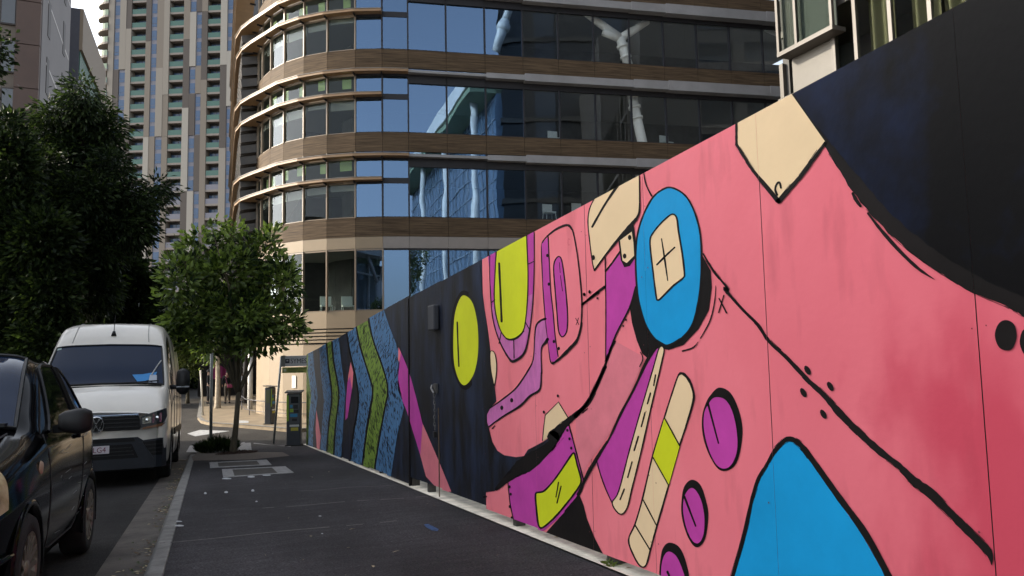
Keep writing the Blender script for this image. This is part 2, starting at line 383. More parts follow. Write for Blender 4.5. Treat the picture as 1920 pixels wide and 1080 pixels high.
def pink_mat(name):
    M = bpy.data.materials.new(name); M.use_nodes = True; n = M.node_tree.nodes; L = M.node_tree.links
    b = n['Principled BSDF']; b.inputs['Roughness'].default_value = .5; b.inputs['Specular IOR Level'].default_value = .2
    tc = n.new('ShaderNodeTexCoord'); sp_ = n.new('ShaderNodeSeparateXYZ'); L.new(tc.outputs['Object'], sp_.inputs[0])
    def noise(sc, det, st=(1, 1, 1)):
        mp = n.new('ShaderNodeMapping'); mp.inputs['Scale'].default_value = st; L.new(tc.outputs['Object'], mp.inputs[0])
        t = n.new('ShaderNodeTexNoise'); t.inputs['Scale'].default_value = sc; t.inputs['Detail'].default_value = det; L.new(mp.outputs[0], t.inputs['Vector']); return t.outputs['Fac']
    def mth(op, a, b_, cl=False):
        m_ = n.new('ShaderNodeMath'); m_.operation = op; m_.use_clamp = cl
        for k, v in enumerate((a, b_)):
            if isinstance(v, (int, float)): m_.inputs[k].default_value = v
            else: L.new(v, m_.inputs[k])
        return m_.outputs[0]
    wob = mth('MULTIPLY', mth('SUBTRACT', noise(3.2, 3, (1, 1.6, .8)), .5), .9)      # roller-edge wobble of the repainted end
    hgt = mth('ADD', sp_.outputs['Z'], mth('MULTIPLY', sp_.outputs['Y'], G))         # height up the wall
    m1 = mth('MULTIPLY', mth('ADD', mth('ADD', mth('MULTIPLY', sp_.outputs['Y'], -1), -5.95), wob), 2.1, True)
    m2 = mth('MULTIPLY', mth('SUBTRACT', mth('ADD', mth('MULTIPLY', wob, .8), 1.42), hgt), 2.2, True)
    soft = mth('MULTIPLY', mth('ADD', mth('MULTIPLY', sp_.outputs['Y'], -1), -4.4), .34, True)  # deeper pink towards the near end: paint tone plus vignette darkening in the colour
    red = mth('MULTIPLY', m1, m2)
    mot = n.new('ShaderNodeValToRGB'); e = mot.color_ramp.elements; e[0].position = .3; e[1].position = .7; e[0].color = (.74, .178, .21, 1); e[1].color = (.81, .212, .248, 1); L.new(noise(2.2, 8, (1, 1, .7)), mot.inputs[0])
    x1 = n.new('ShaderNodeMix'); x1.data_type = 'RGBA'; L.new(mth('MULTIPLY', soft, .9), x1.inputs[0]); L.new(mot.outputs[0], x1.inputs[6]); x1.inputs[7].default_value = (.62, .10, .14, 1)
    x2 = n.new('ShaderNodeMix'); x2.data_type = 'RGBA'; L.new(mth('MULTIPLY', red, .85), x2.inputs[0]); L.new(x1.outputs[2], x2.inputs[6]); x2.inputs[7].default_value = (.50, .05, .085, 1)
    dirt = n.new('ShaderNodeValToRGB'); e = dirt.color_ramp.elements; e[0].position = .30; e[1].position = .44; e[0].color = (.86, .84, .84, 1); e[1].color = (1, 1, 1, 1); L.new(noise(7, 10, (1, 1, .25)), dirt.inputs[0])
    x3 = n.new('ShaderNodeMix'); x3.data_type = 'RGBA'; x3.blend_type = 'MULTIPLY'; x3.inputs[0].default_value = 1; L.new(x2.outputs[2], x3.inputs[6]); L.new(dirt.outputs[0], x3.inputs[7])
    L.new(x3.outputs[2], b.inputs['Base Color'])
    rr_ = n.new('ShaderNodeMapRange'); rr_.inputs['To Min'].default_value = .38; rr_.inputs['To Max'].default_value = .7; L.new(noise(5, 6), rr_.inputs['Value']); L.new(rr_.outputs[0], b.inputs['Roughness'])
    bp = n.new('ShaderNodeBump'); bp.inputs['Strength'].default_value = .06; bp.inputs['Distance'].default_value = .02; L.new(noise(24, 5), bp.inputs['Height']); L.new(bp.outputs[0], b.inputs['Normal'])
    MATS[name] = M; return M
PINK = pink_mat('pink_paint')
PINK2 = paintmat('old_pink_paint', (.66, .185, .225), .12, vs=3)
REDP = paintmat('red_pink_paint', (.60, .095, .14), .10, vs=2)
NAVY = paintmat('navy_spray_paint', (.009, .0088, .0105), .2, vs=2.8, stretch=(1, 1.5, .5), c2=(.020, .031, .064), lo=.40, hi=.75)
NAVY2 = paintmat('black_blue_spray_paint', (.0035, .0035, .0042), .2, spec=.10, vs=1.1, stretch=(1, 1.2, 1), c2=(.008, .017, .052), lo=.42, hi=.74)
BLACK = paintmat('black_paint', (.0095, .0078, .0075), .3, spec=.12, rough=.6)
YELL = paintmat('lime_paint', (.56, .60, .018), .10, vs=1.2)
PURP = paintmat('purple_paint', (.46, .052, .31), .12, vs=4)
LILA = paintmat('lilac_paint', (.50, .14, .36), .22, vs=5, stretch=(1, 2, 1))
BEIG = paintmat('beige_paint', (.74, .55, .33), .05)
BLUE = paintmat('blue_paint', (.008, .27, .56), .10, vs=2)
def stroke_mat(name, c, dark):
    M = bpy.data.materials.new(name); M.use_nodes = True; n = M.node_tree.nodes; L = M.node_tree.links
    b = n['Principled BSDF']; b.inputs['Roughness'].default_value = .6; b.inputs['Specular IOR Level'].default_value = .3
    tc = n.new('ShaderNodeTexCoord'); mp = n.new('ShaderNodeMapping'); mp.inputs['Scale'].default_value = (1, 1, .33); mp.inputs['Rotation'].default_value = (.12, 0, 0)
    wv = n.new('ShaderNodeTexWave'); wv.bands_direction = 'Y'; wv.inputs['Scale'].default_value = 8.0; wv.inputs['Distortion'].default_value = 7
    wv.inputs['Detail'].default_value = 2.5; wv.inputs['Detail Scale'].default_value = 1.3
    L.new(tc.outputs['Object'], mp.inputs[0]); L.new(mp.outputs[0], wv.inputs['Vector'])
    cr = n.new('ShaderNodeValToRGB'); e = cr.color_ramp.elements
    e[0].position = .20; e[1].position = .42; e[0].color = dark + (1,); e[1].color = c + (1,)
    e2 = cr.color_ramp.elements.new(.9); e2.color = tuple(x * .8 for x in c) + (1,)
    L.new(wv.outputs['Fac'], cr.inputs[0]); L.new(cr.outputs[0], b.inputs['Base Color'])
    MATS[name] = M; return M
BSTR = stroke_mat('blue_brush_strokes', (.10, .27, .52), (.02, .045, .085))
GSTR = stroke_mat('green_brush_strokes', (.25, .40, .05), (.05, .08, .015))

def clip(poly, k, val, keep_ge):
    out = []
    for i in range(len(poly)):
        a, b = poly[i], poly[(i + 1) % len(poly)]
        ia = (a[k] >= val) == keep_ge or a[k] == val; ib = (b[k] >= val) == keep_ge or b[k] == val
        if ia: out.append(a)
        if ia != ib:
            t = (val - a[k]) / (b[k] - a[k]); out.append((a[0] + (b[0] - a[0]) * t, a[1] + (b[1] - a[1]) * t))
    return out
RAW = mat('board_edge', (.03, .022, .018), .9)
hoard = thing('hoarding', 'long painted hoarding wall carrying a pink black and blue mural beside the footpath', 'hoarding', (XW, 8, gz(8)))
for i in range(len(SEAM) - 1):
    a, b = SEAM[i] + .002, SEAM[i + 1] - .002; o = R.uniform(-.0006, .0006)
    z = lambda y, h: -G * y + h
    pan = MB().prism([(XW + o, a, z(a, BOT[i])), (XW + o, b, z(b, BOT[i])), (XW + o, b, z(b, TOPS[i])), (XW + o, a, z(a, TOPS[i]))], (.017, 0, 0)).build('panel', [PINK if i < 8 else NAVY, RAW], hoard)
    pm = pan.data
    for f_ in pm.polygons:
        if abs(f_.normal.x) < .5: f_.material_index = 1
LAYER = .0011
def paint(name, polys, m, lay, label=None):
    b = MB()
    for px in polys:
        q = [wall_yz(*p) for p in px]
        for i in range(len(SEAM) - 1):
            c = clip(q, 0, SEAM[i] + .0006, True) if True else q
            if len(c) < 3: continue
            c = clip(c, 0, SEAM[i + 1] - .0006, False)
            if len(c) < 3: continue
            c = clip(c, 1, BOT[i] + .001, True)
            if len(c) < 3: continue
            c = clip(c, 1, TOPS[i] - .001, False)
            if len(c) < 3: continue
            d = [c[0]]
            for p in c[1:]:
                if hypot(p[0] - d[-1][0], p[1] - d[-1][1]) > 1e-5: d.append(p)
            if len(d) > 2 and hypot(d[0][0] - d[-1][0], d[0][1] - d[-1][1]) < 1e-5: d.pop()
            if len(d) < 3: continue
            b.sheet([(XW - .0012 - lay * LAYER, y, -G * y + zr) for y, zr in d], nrm=(-1, 0, 0))
    if b.f: return b.build(name, m, hoard, label=label)
JR = random.Random(5)
def stroke(pts, ws, closed=False, k=5, lay=5, m=None, name='painted_line', sm=True):
    """hand-drawn line: pixel points and full widths (picture pixels)"""
    if not isinstance(ws, (list, tuple)): ws = [ws] * len(pts)
    q = [(x, y, w_) for (x, y), w_ in zip(pts, ws)]
    if sm: q = smooth_loop(q, closed, k)
    else:                               # straight pieces, still sampled
        r = []
        for i in range(len(q) if closed else len(q) - 1):
            a, b = q[i], q[(i + 1) % len(q)]
            r += [tuple(u + (v - u) * t / k for u, v in zip(a, b)) for t in range(k)]
        q = r if closed else r + [q[-1]]
    n = len(q); Lp, Rp = [], []
    for i in range(n):
        a = q[(i - 1) % n] if closed else q[max(i - 1, 0)]; b = q[(i + 1) % n] if closed else q[min(i + 1, n - 1)]
        dx, dy = b[0] - a[0], b[1] - a[1]; l = hypot(dx, dy) or 1
        h = max(.15, q[i][2] / 2 * (1 + JR.uniform(-.12, .12)))
        Lp.append((q[i][0] - dy / l * h, q[i][1] + dx / l * h)); Rp.append((q[i][0] + dy / l * h, q[i][1] - dx / l * h))
    polys = [[Lp[i], Lp[(i + 1) % n], Rp[(i + 1) % n], Rp[i]] for i in range(n if closed else n - 1)]
    wmax = max(a[2] for a in q)
    if wmax > 7.5 and not closed:
        for _ in range(int(n * .5)):
            i = JR.randrange(1, max(2, n - 4)); sd_ = JR.choice((-1, 1)); L_ = JR.randint(2, 4); o = q[i][2] / 2 + JR.uniform(-.2, 1.3); o2 = o + JR.uniform(-.6, .8); w2 = JR.uniform(.25, .7)
            j = min(i + L_, n - 1); 
            def off(k, d):
                a, b = q[max(k - 1, 0)], q[min(k + 1, n - 1)]; dx, dy = b[0] - a[0], b[1] - a[1]; l = hypot(dx, dy) or 1; return (q[k][0] - dy / l * d * sd_, q[k][1] + dx / l * d * sd_)
            for k in range(i, j): polys.append([off(k, o + (o2 - o) * (k - i) / L_ - w2), off(k + 1, o + (o2 - o) * (k + 1 - i) / L_ - w2), off(k + 1, o + (o2 - o) * (k + 1 - i) / L_ + w2 * .3), off(k, o + (o2 - o) * (k - i) / L_ + w2 * .3)])
    if not closed:
        for e in (0, n - 1):
            c = q[e]; polys.append([(c[0] + c[2] * .5 * cos(t), c[1] + c[2] * .5 * sin(t)) for t in [j * pi / 4 for j in range(8)]])
    return paint(name, polys, m or BLACK, lay)
def shape(name, pts, m, lay=2, sm=True, ow=0, k=5, label=None, oname='painted_outline'):
    q = smooth_loop(pts, True, k) if sm else pts
    paint(name, [q], m, lay, label)
    if ow: stroke(pts, ow, True, k, lay + .6, name=oname, sm=sm)
def spot(c, pts, r, lay=5, m=None):
    for x, y in P(c, *pts): paint('painted_dot', [[(x + r * .7 * cos(t), y + r * sin(t)) for t in [j * pi / 4 for j in range(8)]]], m or BLACK, lay)

# ---- right: the big black form, pink, beige diamond
shape('painted_black_form', P('m6', (150, -260), (275, 30), (330, 115), (425, 240), (480, 330), (550, 430), (650, 560), (780, 680), (900, 770), (1060, 865), (1190, 920), (1260, 965), (1500, 1120), (2200, 1500), (2600, 400), (2200, -1500), (600, -900)), NAVY2, 1, sm=False)
stroke(P('m6', (275, 30), (330, 115), (425, 240), (490, 330), (560, 425), (665, 550), (790, 665), (910, 752), (1065, 845), (1195, 900), (1300, 960), (1500, 1080)), [8, 10, 12, 20, 26, 30, 30, 30, 30, 30, 30, 30], lay=1.5)
shape('painted_diamond', P('m6', (50, 150), (50, 0), (255, -10), (277, 30), (425, 240), (228, 490), (120, 360), (52, 250)), BEIG, 2, sm=False, label='beige diamond at the top of the hoarding')
stroke(P('m6', (50, 130), (50, 250), (120, 360), (226, 488)), [4, 5, 6, 9], lay=3, sm=False, k=8)
stroke(P('m6', (228, 490), (320, 385), (425, 243)), [9, 7, 6], lay=3, sm=False, k=8)
stroke(P('m6', (222, 462), (214, 440), (220, 418), (232, 410), (238, 432)), 4, lay=3.2)
stroke(P('m6', (541, 456), (556, 485), (574, 510)), [5, 7, 5], lay=3)
stroke(P('m6', (605, 540), (660, 610), (740, 700), (820, 775), (885, 818)), [4, 6, 7, 6, 1], lay=3)
shape('painted_disc', P('p', (1888, 600), (1903, 608), (1908, 630), (1901, 652), (1888, 657), (1874, 650), (1867, 628), (1874, 607)), BLACK, 3)
shape('painted_disc', P('p', (1932, 612), (1947, 625), (1952, 645), (1940, 672), (1925, 668), (1914, 645), (1918, 622)), BLACK, 3)
spot('m6', ((1046, 1026), (1106, 1013)), 1.6)
stroke(P('m3', (795, 500), (850, 590), (930, 690)) + P('m6', (0, 860), (80, 950), (140, 1010)) + P('m5', (205, 0), (290, 80), (380, 175), (460, 250), (530, 330), (620, 420), (720, 510), (800, 570), (870, 640), (950, 700), (1020, 770), (1120, 870), (1215, 968), (1230, 1028)),
       [3, 3.5, 4, 5, 5, 6, 6.5, 7, 8, 10, 13, 12, 13, 11, 16, 18, 14, 15, 14, 1.5], lay=3)
for x, y in ((382, 133), (487, 207), (363, 236), (455, 335)):
    paint('painted_dot', [[(a + 5.3 * cos(t) * .8 - 9 * sin(t) * -.55, b + 5.3 * cos(t) * -.5 + 10 * sin(t) * .85) for t in [j * pi / 5 for j in range(10)]] for a, b in P('m5', (x, y))], BLACK, 3)
CONE = smooth_loop(P('m5', (30, 1110), (90, 900), (130, 720), (160, 630), (195, 575), (240, 500), (290, 457), (335, 475), (400, 560), (520, 730), (640, 905), (760, 1120)), False)
shape('painted_cone', CONE, BLUE, 2, sm=False, label='large blue cone at the bottom of the hoarding')
stroke(P('m5', (28, 1110), (88, 900), (128, 720), (158, 628), (193, 570), (238, 495), (290, 450), (345, 472), (410, 555), (530, 722), (655, 895), (770, 1110)), [7, 7, 7, 7, 6, 8, 9, 10, 11, 11, 12, 12], lay=3)
# ---- purple pills
def pill(outer, inner, slit):
    shape('painted_outline', P('m4', *outer), BLACK, 2); shape('painted_pill', P('m4', *inner), PURP, 3)
    stroke(P('m4', *slit), [4, 3], lay=4)
    stroke(P('m4', *inner), 2, True, lay=3.5, name='painted_outline')
pill([(620, 250), (660, 213), (712, 235), (750, 310), (769, 400), (760, 500), (735, 570), (690, 597), (650, 580), (610, 510), (586, 430), (583, 350), (598, 290)],
     [(610, 290), (640, 256), (690, 265), (725, 320), (746, 410), (748, 500), (722, 568), (682, 588), (642, 560), (607, 480), (590, 400), (592, 330)], [(612, 287), (660, 468)])
pill([(500, 670), (535, 637), (575, 660), (600, 730), (612, 800), (600, 900), (575, 942), (545, 942), (513, 890), (490, 810), (488, 740)],
     [(503, 707), (533, 672), (563, 692), (588, 750), (598, 830), (590, 900), (565, 932), (535, 915), (507, 850), (494, 770)], [(503, 714), (555, 850)])
pill([(393, 990), (410, 940), (440, 927), (480, 950), (510, 1020), (520, 1110), (455, 1180), (390, 1110)],
     [(398, 1012), (425, 966), (465, 985), (496, 1050), (506, 1110), (455, 1170), (397, 1110)], [(425, 1060), (470, 1170)])
# ---- candy stick, dashed strip, purple blade
st = [(475, 155), (495, 148), (525, 180), (545, 240), (540, 290), (510, 390), (480, 480), (430, 660), (375, 850), (345, 960), (325, 1030), (300, 1035), (270, 990), (245, 915), (275, 840), (310, 720), (355, 530), (410, 350), (445, 240)]
shape('painted_stick', P('m4', *st), BEIG, 2, ow=3, label='beige striped stick with a lime segment')
shape('painted_segment', P('m4', (411, 350), (481, 480), (430, 662), (357, 532)), YELL, 3, sm=False)
for a, b in (((410, 350), (481, 480)), ((357, 532), (430, 662)), ((312, 728), (376, 850)), ((275, 845), (346, 962))): stroke(P('m4', a, b), 2.4, lay=4, sm=False)
stroke(P('m4', *st[:6]), [3, 5, 5, 4, 4, 3], lay=3.8)
shape('painted_blade', P('m4', (375, 30), (387, 38), (362, 120), (312, 290), (252, 500), (202, 690), (170, 745), (140, 680), (115, 610), (98, 547), (160, 440), (210, 335), (270, 220), (330, 90)), PURP, 2)
shape('painted_strip', P('m4', (387, 30), (409, 34), (397, 100), (350, 300), (300, 520), (260, 680), (237, 770), (205, 795), (170, 745), (200, 690), (250, 500), (310, 290), (360, 120)), BEIG, 3, ow=2.4, label='narrow beige strip with a dashed line')
for a, b in (((370, 155), (362, 203)), ((347, 238), (333, 287)), ((322, 328), (305, 392)), ((291, 438), (272, 502)), ((262, 555), (242, 626)), ((226, 680), (207, 728))): stroke(P('m4', a, b), 2.8, lay=4.4, sm=False)
stroke(P('m4', (375, 30), (330, 90), (270, 220), (210, 332), (160, 440), (98, 547), (60, 610), (10, 705)), [3, 6, 4, 5, 4, 4, 5, 4], lay=3.5)
stroke(P('m4', (98, 547), (115, 610), (140, 680), (170, 745)), 2.2, lay=3.5)
stroke(P('m4', (300, 50), (311, 80), (296, 116)), 2, lay=3)
shape('painted_old_patch', P('m4', (185, 0), (320, 75), (262, 215), (200, 335), (150, 435), (60, 560), (20, 640), (0, 480), (0, 350), (70, 270), (130, 140)), PINK2, 1, sm=False)
shape('painted_black_wedge', P('m2', (720, 665), (742, 720), (760, 790), (800, 890), (845, 975), (790, 1010), (690, 950), (545, 868), (640, 762)), BLACK, 2, sm=False)
# ---- blue button
btn = [(625, 147), (700, 190), (750, 280), (780, 400), (786, 560), (775, 720), (740, 870), (680, 950), (605, 993), (545, 960), (490, 880), (450, 740), (436, 580), (440, 430), (470, 310), (520, 210), (570, 163)]
shape('painted_shadow', P('m3', (790, 510), (835, 590), (840, 680), (825, 800), (770, 900), (690, 985), (610, 1012), (560, 1000), (540, 1010), (495, 1054), (468, 1030), (440, 960), (415, 870), (403, 790), (436, 670), (450, 600)), BLACK, 2.2, sm=False)
shape('painted_button', P('m3', *btn), BLUE, 3, ow=3.4, label='round blue button with a beige square in it')
stroke(P('m3', *btn[7:10]), [4, 7, 5], lay=3.8)
sq = [(513, 430), (525, 395), (560, 350), (600, 310), (632, 289), (655, 308), (665, 380), (685, 500), (696, 600), (690, 628), (640, 667), (590, 717), (556, 747), (545, 720), (530, 600), (518, 500)]
shape('painted_square', P('m3', *sq), BEIG, 4, ow=3.2, k=3)
stroke(P('m3', (575, 420), (592, 530), (608, 642)), [2, 3.4, 2], lay=5); stroke(P('m3', (550, 558), (600, 508), (645, 466)), [3, 3.5, 3], lay=5)
stroke(P('m3', (476, 60), (490, 130), (520, 192)), [1.8, 2.4, 2.8], lay=3)
stroke(P('m3', (862, 670), (855, 760), (830, 860), (780, 950)), [1, 2, 2.4, 2], lay=3); stroke(P('m3', (768, 970), (740, 1000), (685, 1018)), [1.5, 3, 3], lay=3)
stroke(P('m3', (905, 722), (878, 812)), 2.4, lay=3); stroke(P('m3', (880, 738), (920, 815)), 2.8, lay=3)
# ---- top beige block and small hanging block
tb = [(230, 185), (470, 20), (454, 85), (455, 250), (442, 300), (410, 340), (340, 420), (270, 510), (215, 586), (205, 540), (190, 430), (181, 330), (190, 260)]
shape('painted_block', P('m3', *tb), BEIG, 3, sm=False, label='beige block cut by the top edge of the hoarding')
stroke(P('m3', (454, 75), (456, 250), (446, 300), (412, 345), (340, 425), (270, 512), (215, 588)), [2, 3, 4, 7, 5, 3, 3], lay=3.6)
stroke(P('m3', (215, 588), (204, 540), (190, 430), (181, 330), (190, 260), (218, 200)), 2.2, lay=3.6)
stroke(P('m3', (337, 140), (270, 240), (204, 356)), [6, 4, 4], lay=3.8); spot('m3', ((210, 520),), 5)
shape('painted_shadow', P('m3', (342, 424), (390, 370), (420, 332), (428, 370), (436, 450), (434, 520), (404, 565), (375, 572), (356, 535)), BLACK, 3.2, sm=False)
shape('painted_tag', P('m3', (353, 428), (415, 382), (424, 440), (428, 510), (388, 549), (366, 535)), BEIG, 4.2, sm=False); spot('m3', ((405, 413), (378, 512)), 5)
shape('painted_purple_panel', P('m3', (345, 490), (358, 540), (380, 566), (434, 522), (438, 672), (402, 790), (330, 930), (276, 1078), (276, 605), (305, 560)), PURP, 2, sm=False)
stroke(P('m3', (272, 520), (275, 700), (276, 850), (275, 1078)), 2.2, lay=3); stroke(P('m3', (274, 592), (310, 548), (352, 488)), 3.4, lay=3)
stroke(P('m3', (150, 772), (200, 727), (270, 676)), [3, 4, 5], lay=3); spot('m3', ((162, 716), (190, 704), (232, 736), (385, 852), (370, 884)), 2.4)
stroke(P('m3', (437, 676), (400, 792), (330, 930), (278, 1070)), [4, 3.4, 3, 3.4], lay=3)
stroke(P('m4', (182, 0), (160, 45), (125, 140), (60, 272), (0, 345)), [4, 4, 5, 6, 8], lay=3)
stroke(P('m2', (855, 20), (815, 110), (765, 205), (700, 265), (640, 320), (590, 375)), [5, 6, 7, 9, 14, 24], lay=3)
# ---- D panel
dp = [(712, 200), (745, 155), (795, 115), (850, 87), (888, 82), (915, 112), (935, 200), (955, 330), (973, 500), (979, 620), (972, 760), (945, 850), (900, 910), (840, 970), (790, 1010), (768, 1000), (755, 900), (738, 760), (724, 600), (712, 400), (707, 270)]
shape('painted_hatch', P('m1', *dp), PINK, 2, ow=2.6, k=4, label='pink hatch panel with a purple slot')
stroke(P('m1', (979, 740), (950, 850), (900, 910), (840, 970), (790, 1010)), [3, 5, 6, 5, 3], lay=3.4)
stroke(P('m1', (745, 155), (795, 115), (850, 87), (890, 82), (915, 112)), [3, 4, 4.5, 4.5, 3], lay=3.4)
shape('painted_stripe', P('m1', (708, 207), (752, 158), (760, 330), (770, 520), (785, 660), (800, 830), (820, 965), (790, 1008), (770, 995), (755, 900), (737, 740), (718, 480)), PURP, 3, sm=False)
stroke(P('m1', (752, 158), (760, 330), (770, 520), (785, 660), (800, 830), (820, 965)), 2.0, lay=3.8)
sl_ = [(792, 340), (808, 303), (828, 292), (845, 322), (860, 420), (875, 560), (884, 700), (878, 795), (853, 832), (834, 822), (821, 780), (810, 650), (798, 500), (790, 400)]
shape('painted_slot', P('m1', *sl_), PURP, 3, ow=2.4, k=4)
stroke(P('m1', (829, 332), (834, 400)), 1.2, lay=4.5); stroke(P('m1', (836, 420), (850, 525)), 1.2, lay=4.5)
spot('m1', ((748, 285), (758, 478), (792, 865), (825, 912), (997, 547), (1033, 530)), 3.4)
stroke(P('m1', (900, 178), (889, 172), (886, 195), (889, 214), (898, 212)), 1, lay=3.5, m=REDP); stroke(P('m1', (938, 708), (960, 752)), 1.1, lay=3.5); stroke(P('m1', (958, 706), (941, 752)), 1.1, lay=3.5)
stroke(P('m1', (980, 615), (1030, 578), (1090, 535)), [4, 4, 5], lay=3)
# ---- lime eye in purple band
shape('painted_band', P('m1', (340, 250), (420, 150), (655, 60), (657, 300), (650, 560), (626, 780), (590, 940), (520, 998), (488, 980), (440, 900), (400, 800), (373, 680), (361, 520), (356, 400)), PURP, 2, sm=False)
shape('painted_band_bottom', P('m1', (385, 600), (430, 800), (500, 850), (580, 800), (612, 560), (652, 540), (624, 780), (588, 936), (520, 993), (490, 976), (442, 895), (402, 795), (372, 640)), LILA, 2.4, sm=False)
stroke(P('m1', (357, 270), (356, 400), (361, 520), (373, 680), (400, 800), (440, 900), (488, 980), (520, 998), (592, 938), (627, 780), (650, 560), (657, 300), (656, 120)), [1.6, 1.6, 1.8, 2, 2.2, 2.6, 4, 5, 4, 2.2, 1.8, 1.6, 1.6], lay=3)
ey = [(403, 240), (410, 150), (600, 100), (606, 150), (610, 250), (616, 400), (613, 560), (602, 700), (585, 790), (540, 836), (500, 850), (470, 845), (430, 790), (400, 690), (388, 580), (392, 420)]
shape('painted_eye', P('m1', *ey), YELL, 3, ow=2.2, k=4, label='large lime eye cut by the top edge of the hoarding')
stroke(P('m1', (470, 845), (500, 853), (545, 838), (588, 795)), [3, 4, 4, 2], lay=4)
stroke(P('m1', (421, 338), (430, 540), (438, 730)), 4, lay=4)
for a, b in (((372, 600), (392, 583)), ((613, 345), (655, 325)), ((436, 800), (420, 878)), ((520, 858), (522, 978)), ((600, 735), (626, 785))): stroke(P('m1', a, b), 1.8, lay=4)
# ---- dark field right of the seam, swirl and jaw
shape('painted_dark_field', P('m1', (200, 250), (285, 312), (300, 470), (320, 640), (345, 800), (362, 950), (380, 1085)) + P('m2', (300, 195), (270, 230), (254, 262), (255, 300), (265, 340), (280, 400), (305, 445), (340, 468), (400, 478), (440, 472), (460, 440), (490, 425), (540, 398), (600, 358), (665, 300), (660, 330), (610, 400), (570, 460), (520, 515), (470, 553), (430, 563), (400, 580), (360, 605), (290, 650), (200, 662)), NAVY, 1.5, sm=False)
stroke(P('m2', (300, 640), (370, 575), (440, 520), (510, 470), (570, 425), (625, 365)), [6, 16, 30, 26, 18, 8], lay=1.9)
sl2 = P('m1', (735, 712), (700, 725), (670, 762), (660, 850), (650, 990), (605, 1075)) + P('m2', (485, 0), (450, 60), (400, 130), (340, 180), (270, 230), (254, 264), (255, 300), (262, 325), (330, 275), (420, 220), (470, 170), (512, 145), (526, 118), (529, 50)) + P('m1', (708, 1075), (705, 920), (735, 870), (748, 850), (735, 780))
shape('painted_pipe', sl2, LILA, 2.6, sm=False, label='lilac pipe bending down to the dark field')
stroke(sl2[0:11], [4, 4, 3, 2, 2, 2, 2, 3, 3, 3, 2], lay=3.4)
stroke(sl2[13:24], [2, 3, 4, 4, 4, 3, 2, 2, 2, 5, 6], lay=3.4)
spot('m2', ((330, 228), (380, 190)), 4.4); spot('m2', ((543, 250), (614, 168), (590, 2)), 3)
for a, b in (((280, 333), (292, 320)), ((738, 255), (763, 232))): stroke(P('m2', a, b), 2, lay=3)
stroke(P('m2', (238, 680), (250, 678)), 3.4, lay=3)
shape('painted_ear', P('p', (920, 662), (924, 658), (929, 664), (932, 683), (931.5, 700), (929, 718), (927, 722), (921, 690)), BEIG, 2.8, ow=1.6)
# ---- purple block with the lime window
shape('painted_purple_block', P('m2', (360, 610), (400, 580), (430, 563), (470, 553), (520, 513), (570, 458), (610, 398), (668, 312), (700, 430), (738, 592), (720, 668), (640, 764), (545, 848), (470, 870), (395, 830), (372, 720)), PURP, 1.9, sm=False)
stroke(P('m2', (360, 610), (372, 720), (396, 826)), 2, lay=3); stroke(P('m2', (668, 312), (700, 430), (745, 600)), 2.4, lay=3)
spot('m2', ((369, 628), (375, 665), (370, 728), (380, 785), (407, 812), (662, 342), (673, 385), (682, 432)), 3)
wn = [(500, 665), (520, 656), (545, 648), (590, 600), (640, 530), (688, 460), (700, 470), (712, 520), (731, 590), (718, 632), (650, 722), (590, 790), (535, 835), (515, 820), (505, 740)]
shape('painted_window', P('m2', *wn), YELL, 3, ow=3.4, k=3, label='tilted lime window')
stroke(P('m2', (617, 605), (604, 680)), 2.2, lay=4); stroke(P('m2', (630, 625), (609, 710)), 2.4, lay=4)
shape('painted_quad', P('m2', (548, 266), (615, 198), (668, 284), (600, 352), (535, 398), (540, 330)), BEIG, 2.5, sm=False); stroke(P('m2', (535, 395), (541, 330), (549, 266), (616, 199), (668, 284)), 1.8, lay=3, sm=False)
stroke(P('m2', (745, 600), (720, 668), (650, 752)), [4, 4, 3], lay=3); stroke(P('m2', (864, 400), (830, 450), (775, 540), (742, 605)), [5, 5, 6, 4], lay=3)
# ---- small lime eye on the dark panels
shape('painted_halo', P('p', (872, 545), (891, 560), (902, 610), (903, 665), (896, 702), (880, 728), (866, 728), (855, 708), (847, 680), (845, 640), (848, 588), (860, 553)), BLACK, 1)
shape('painted_eye', P('p', (872, 554), (887, 569), (896, 610), (897, 660), (891, 695), (880, 716), (869, 722), (859, 708), (852, 680), (850.5, 640), (853, 592), (862, 562)), YELL, 2, label='small lime oval eye on the dark panels')
stroke(P('m1', (137, 735), (142, 880), (148, 1032)), 2.8, lay=3)
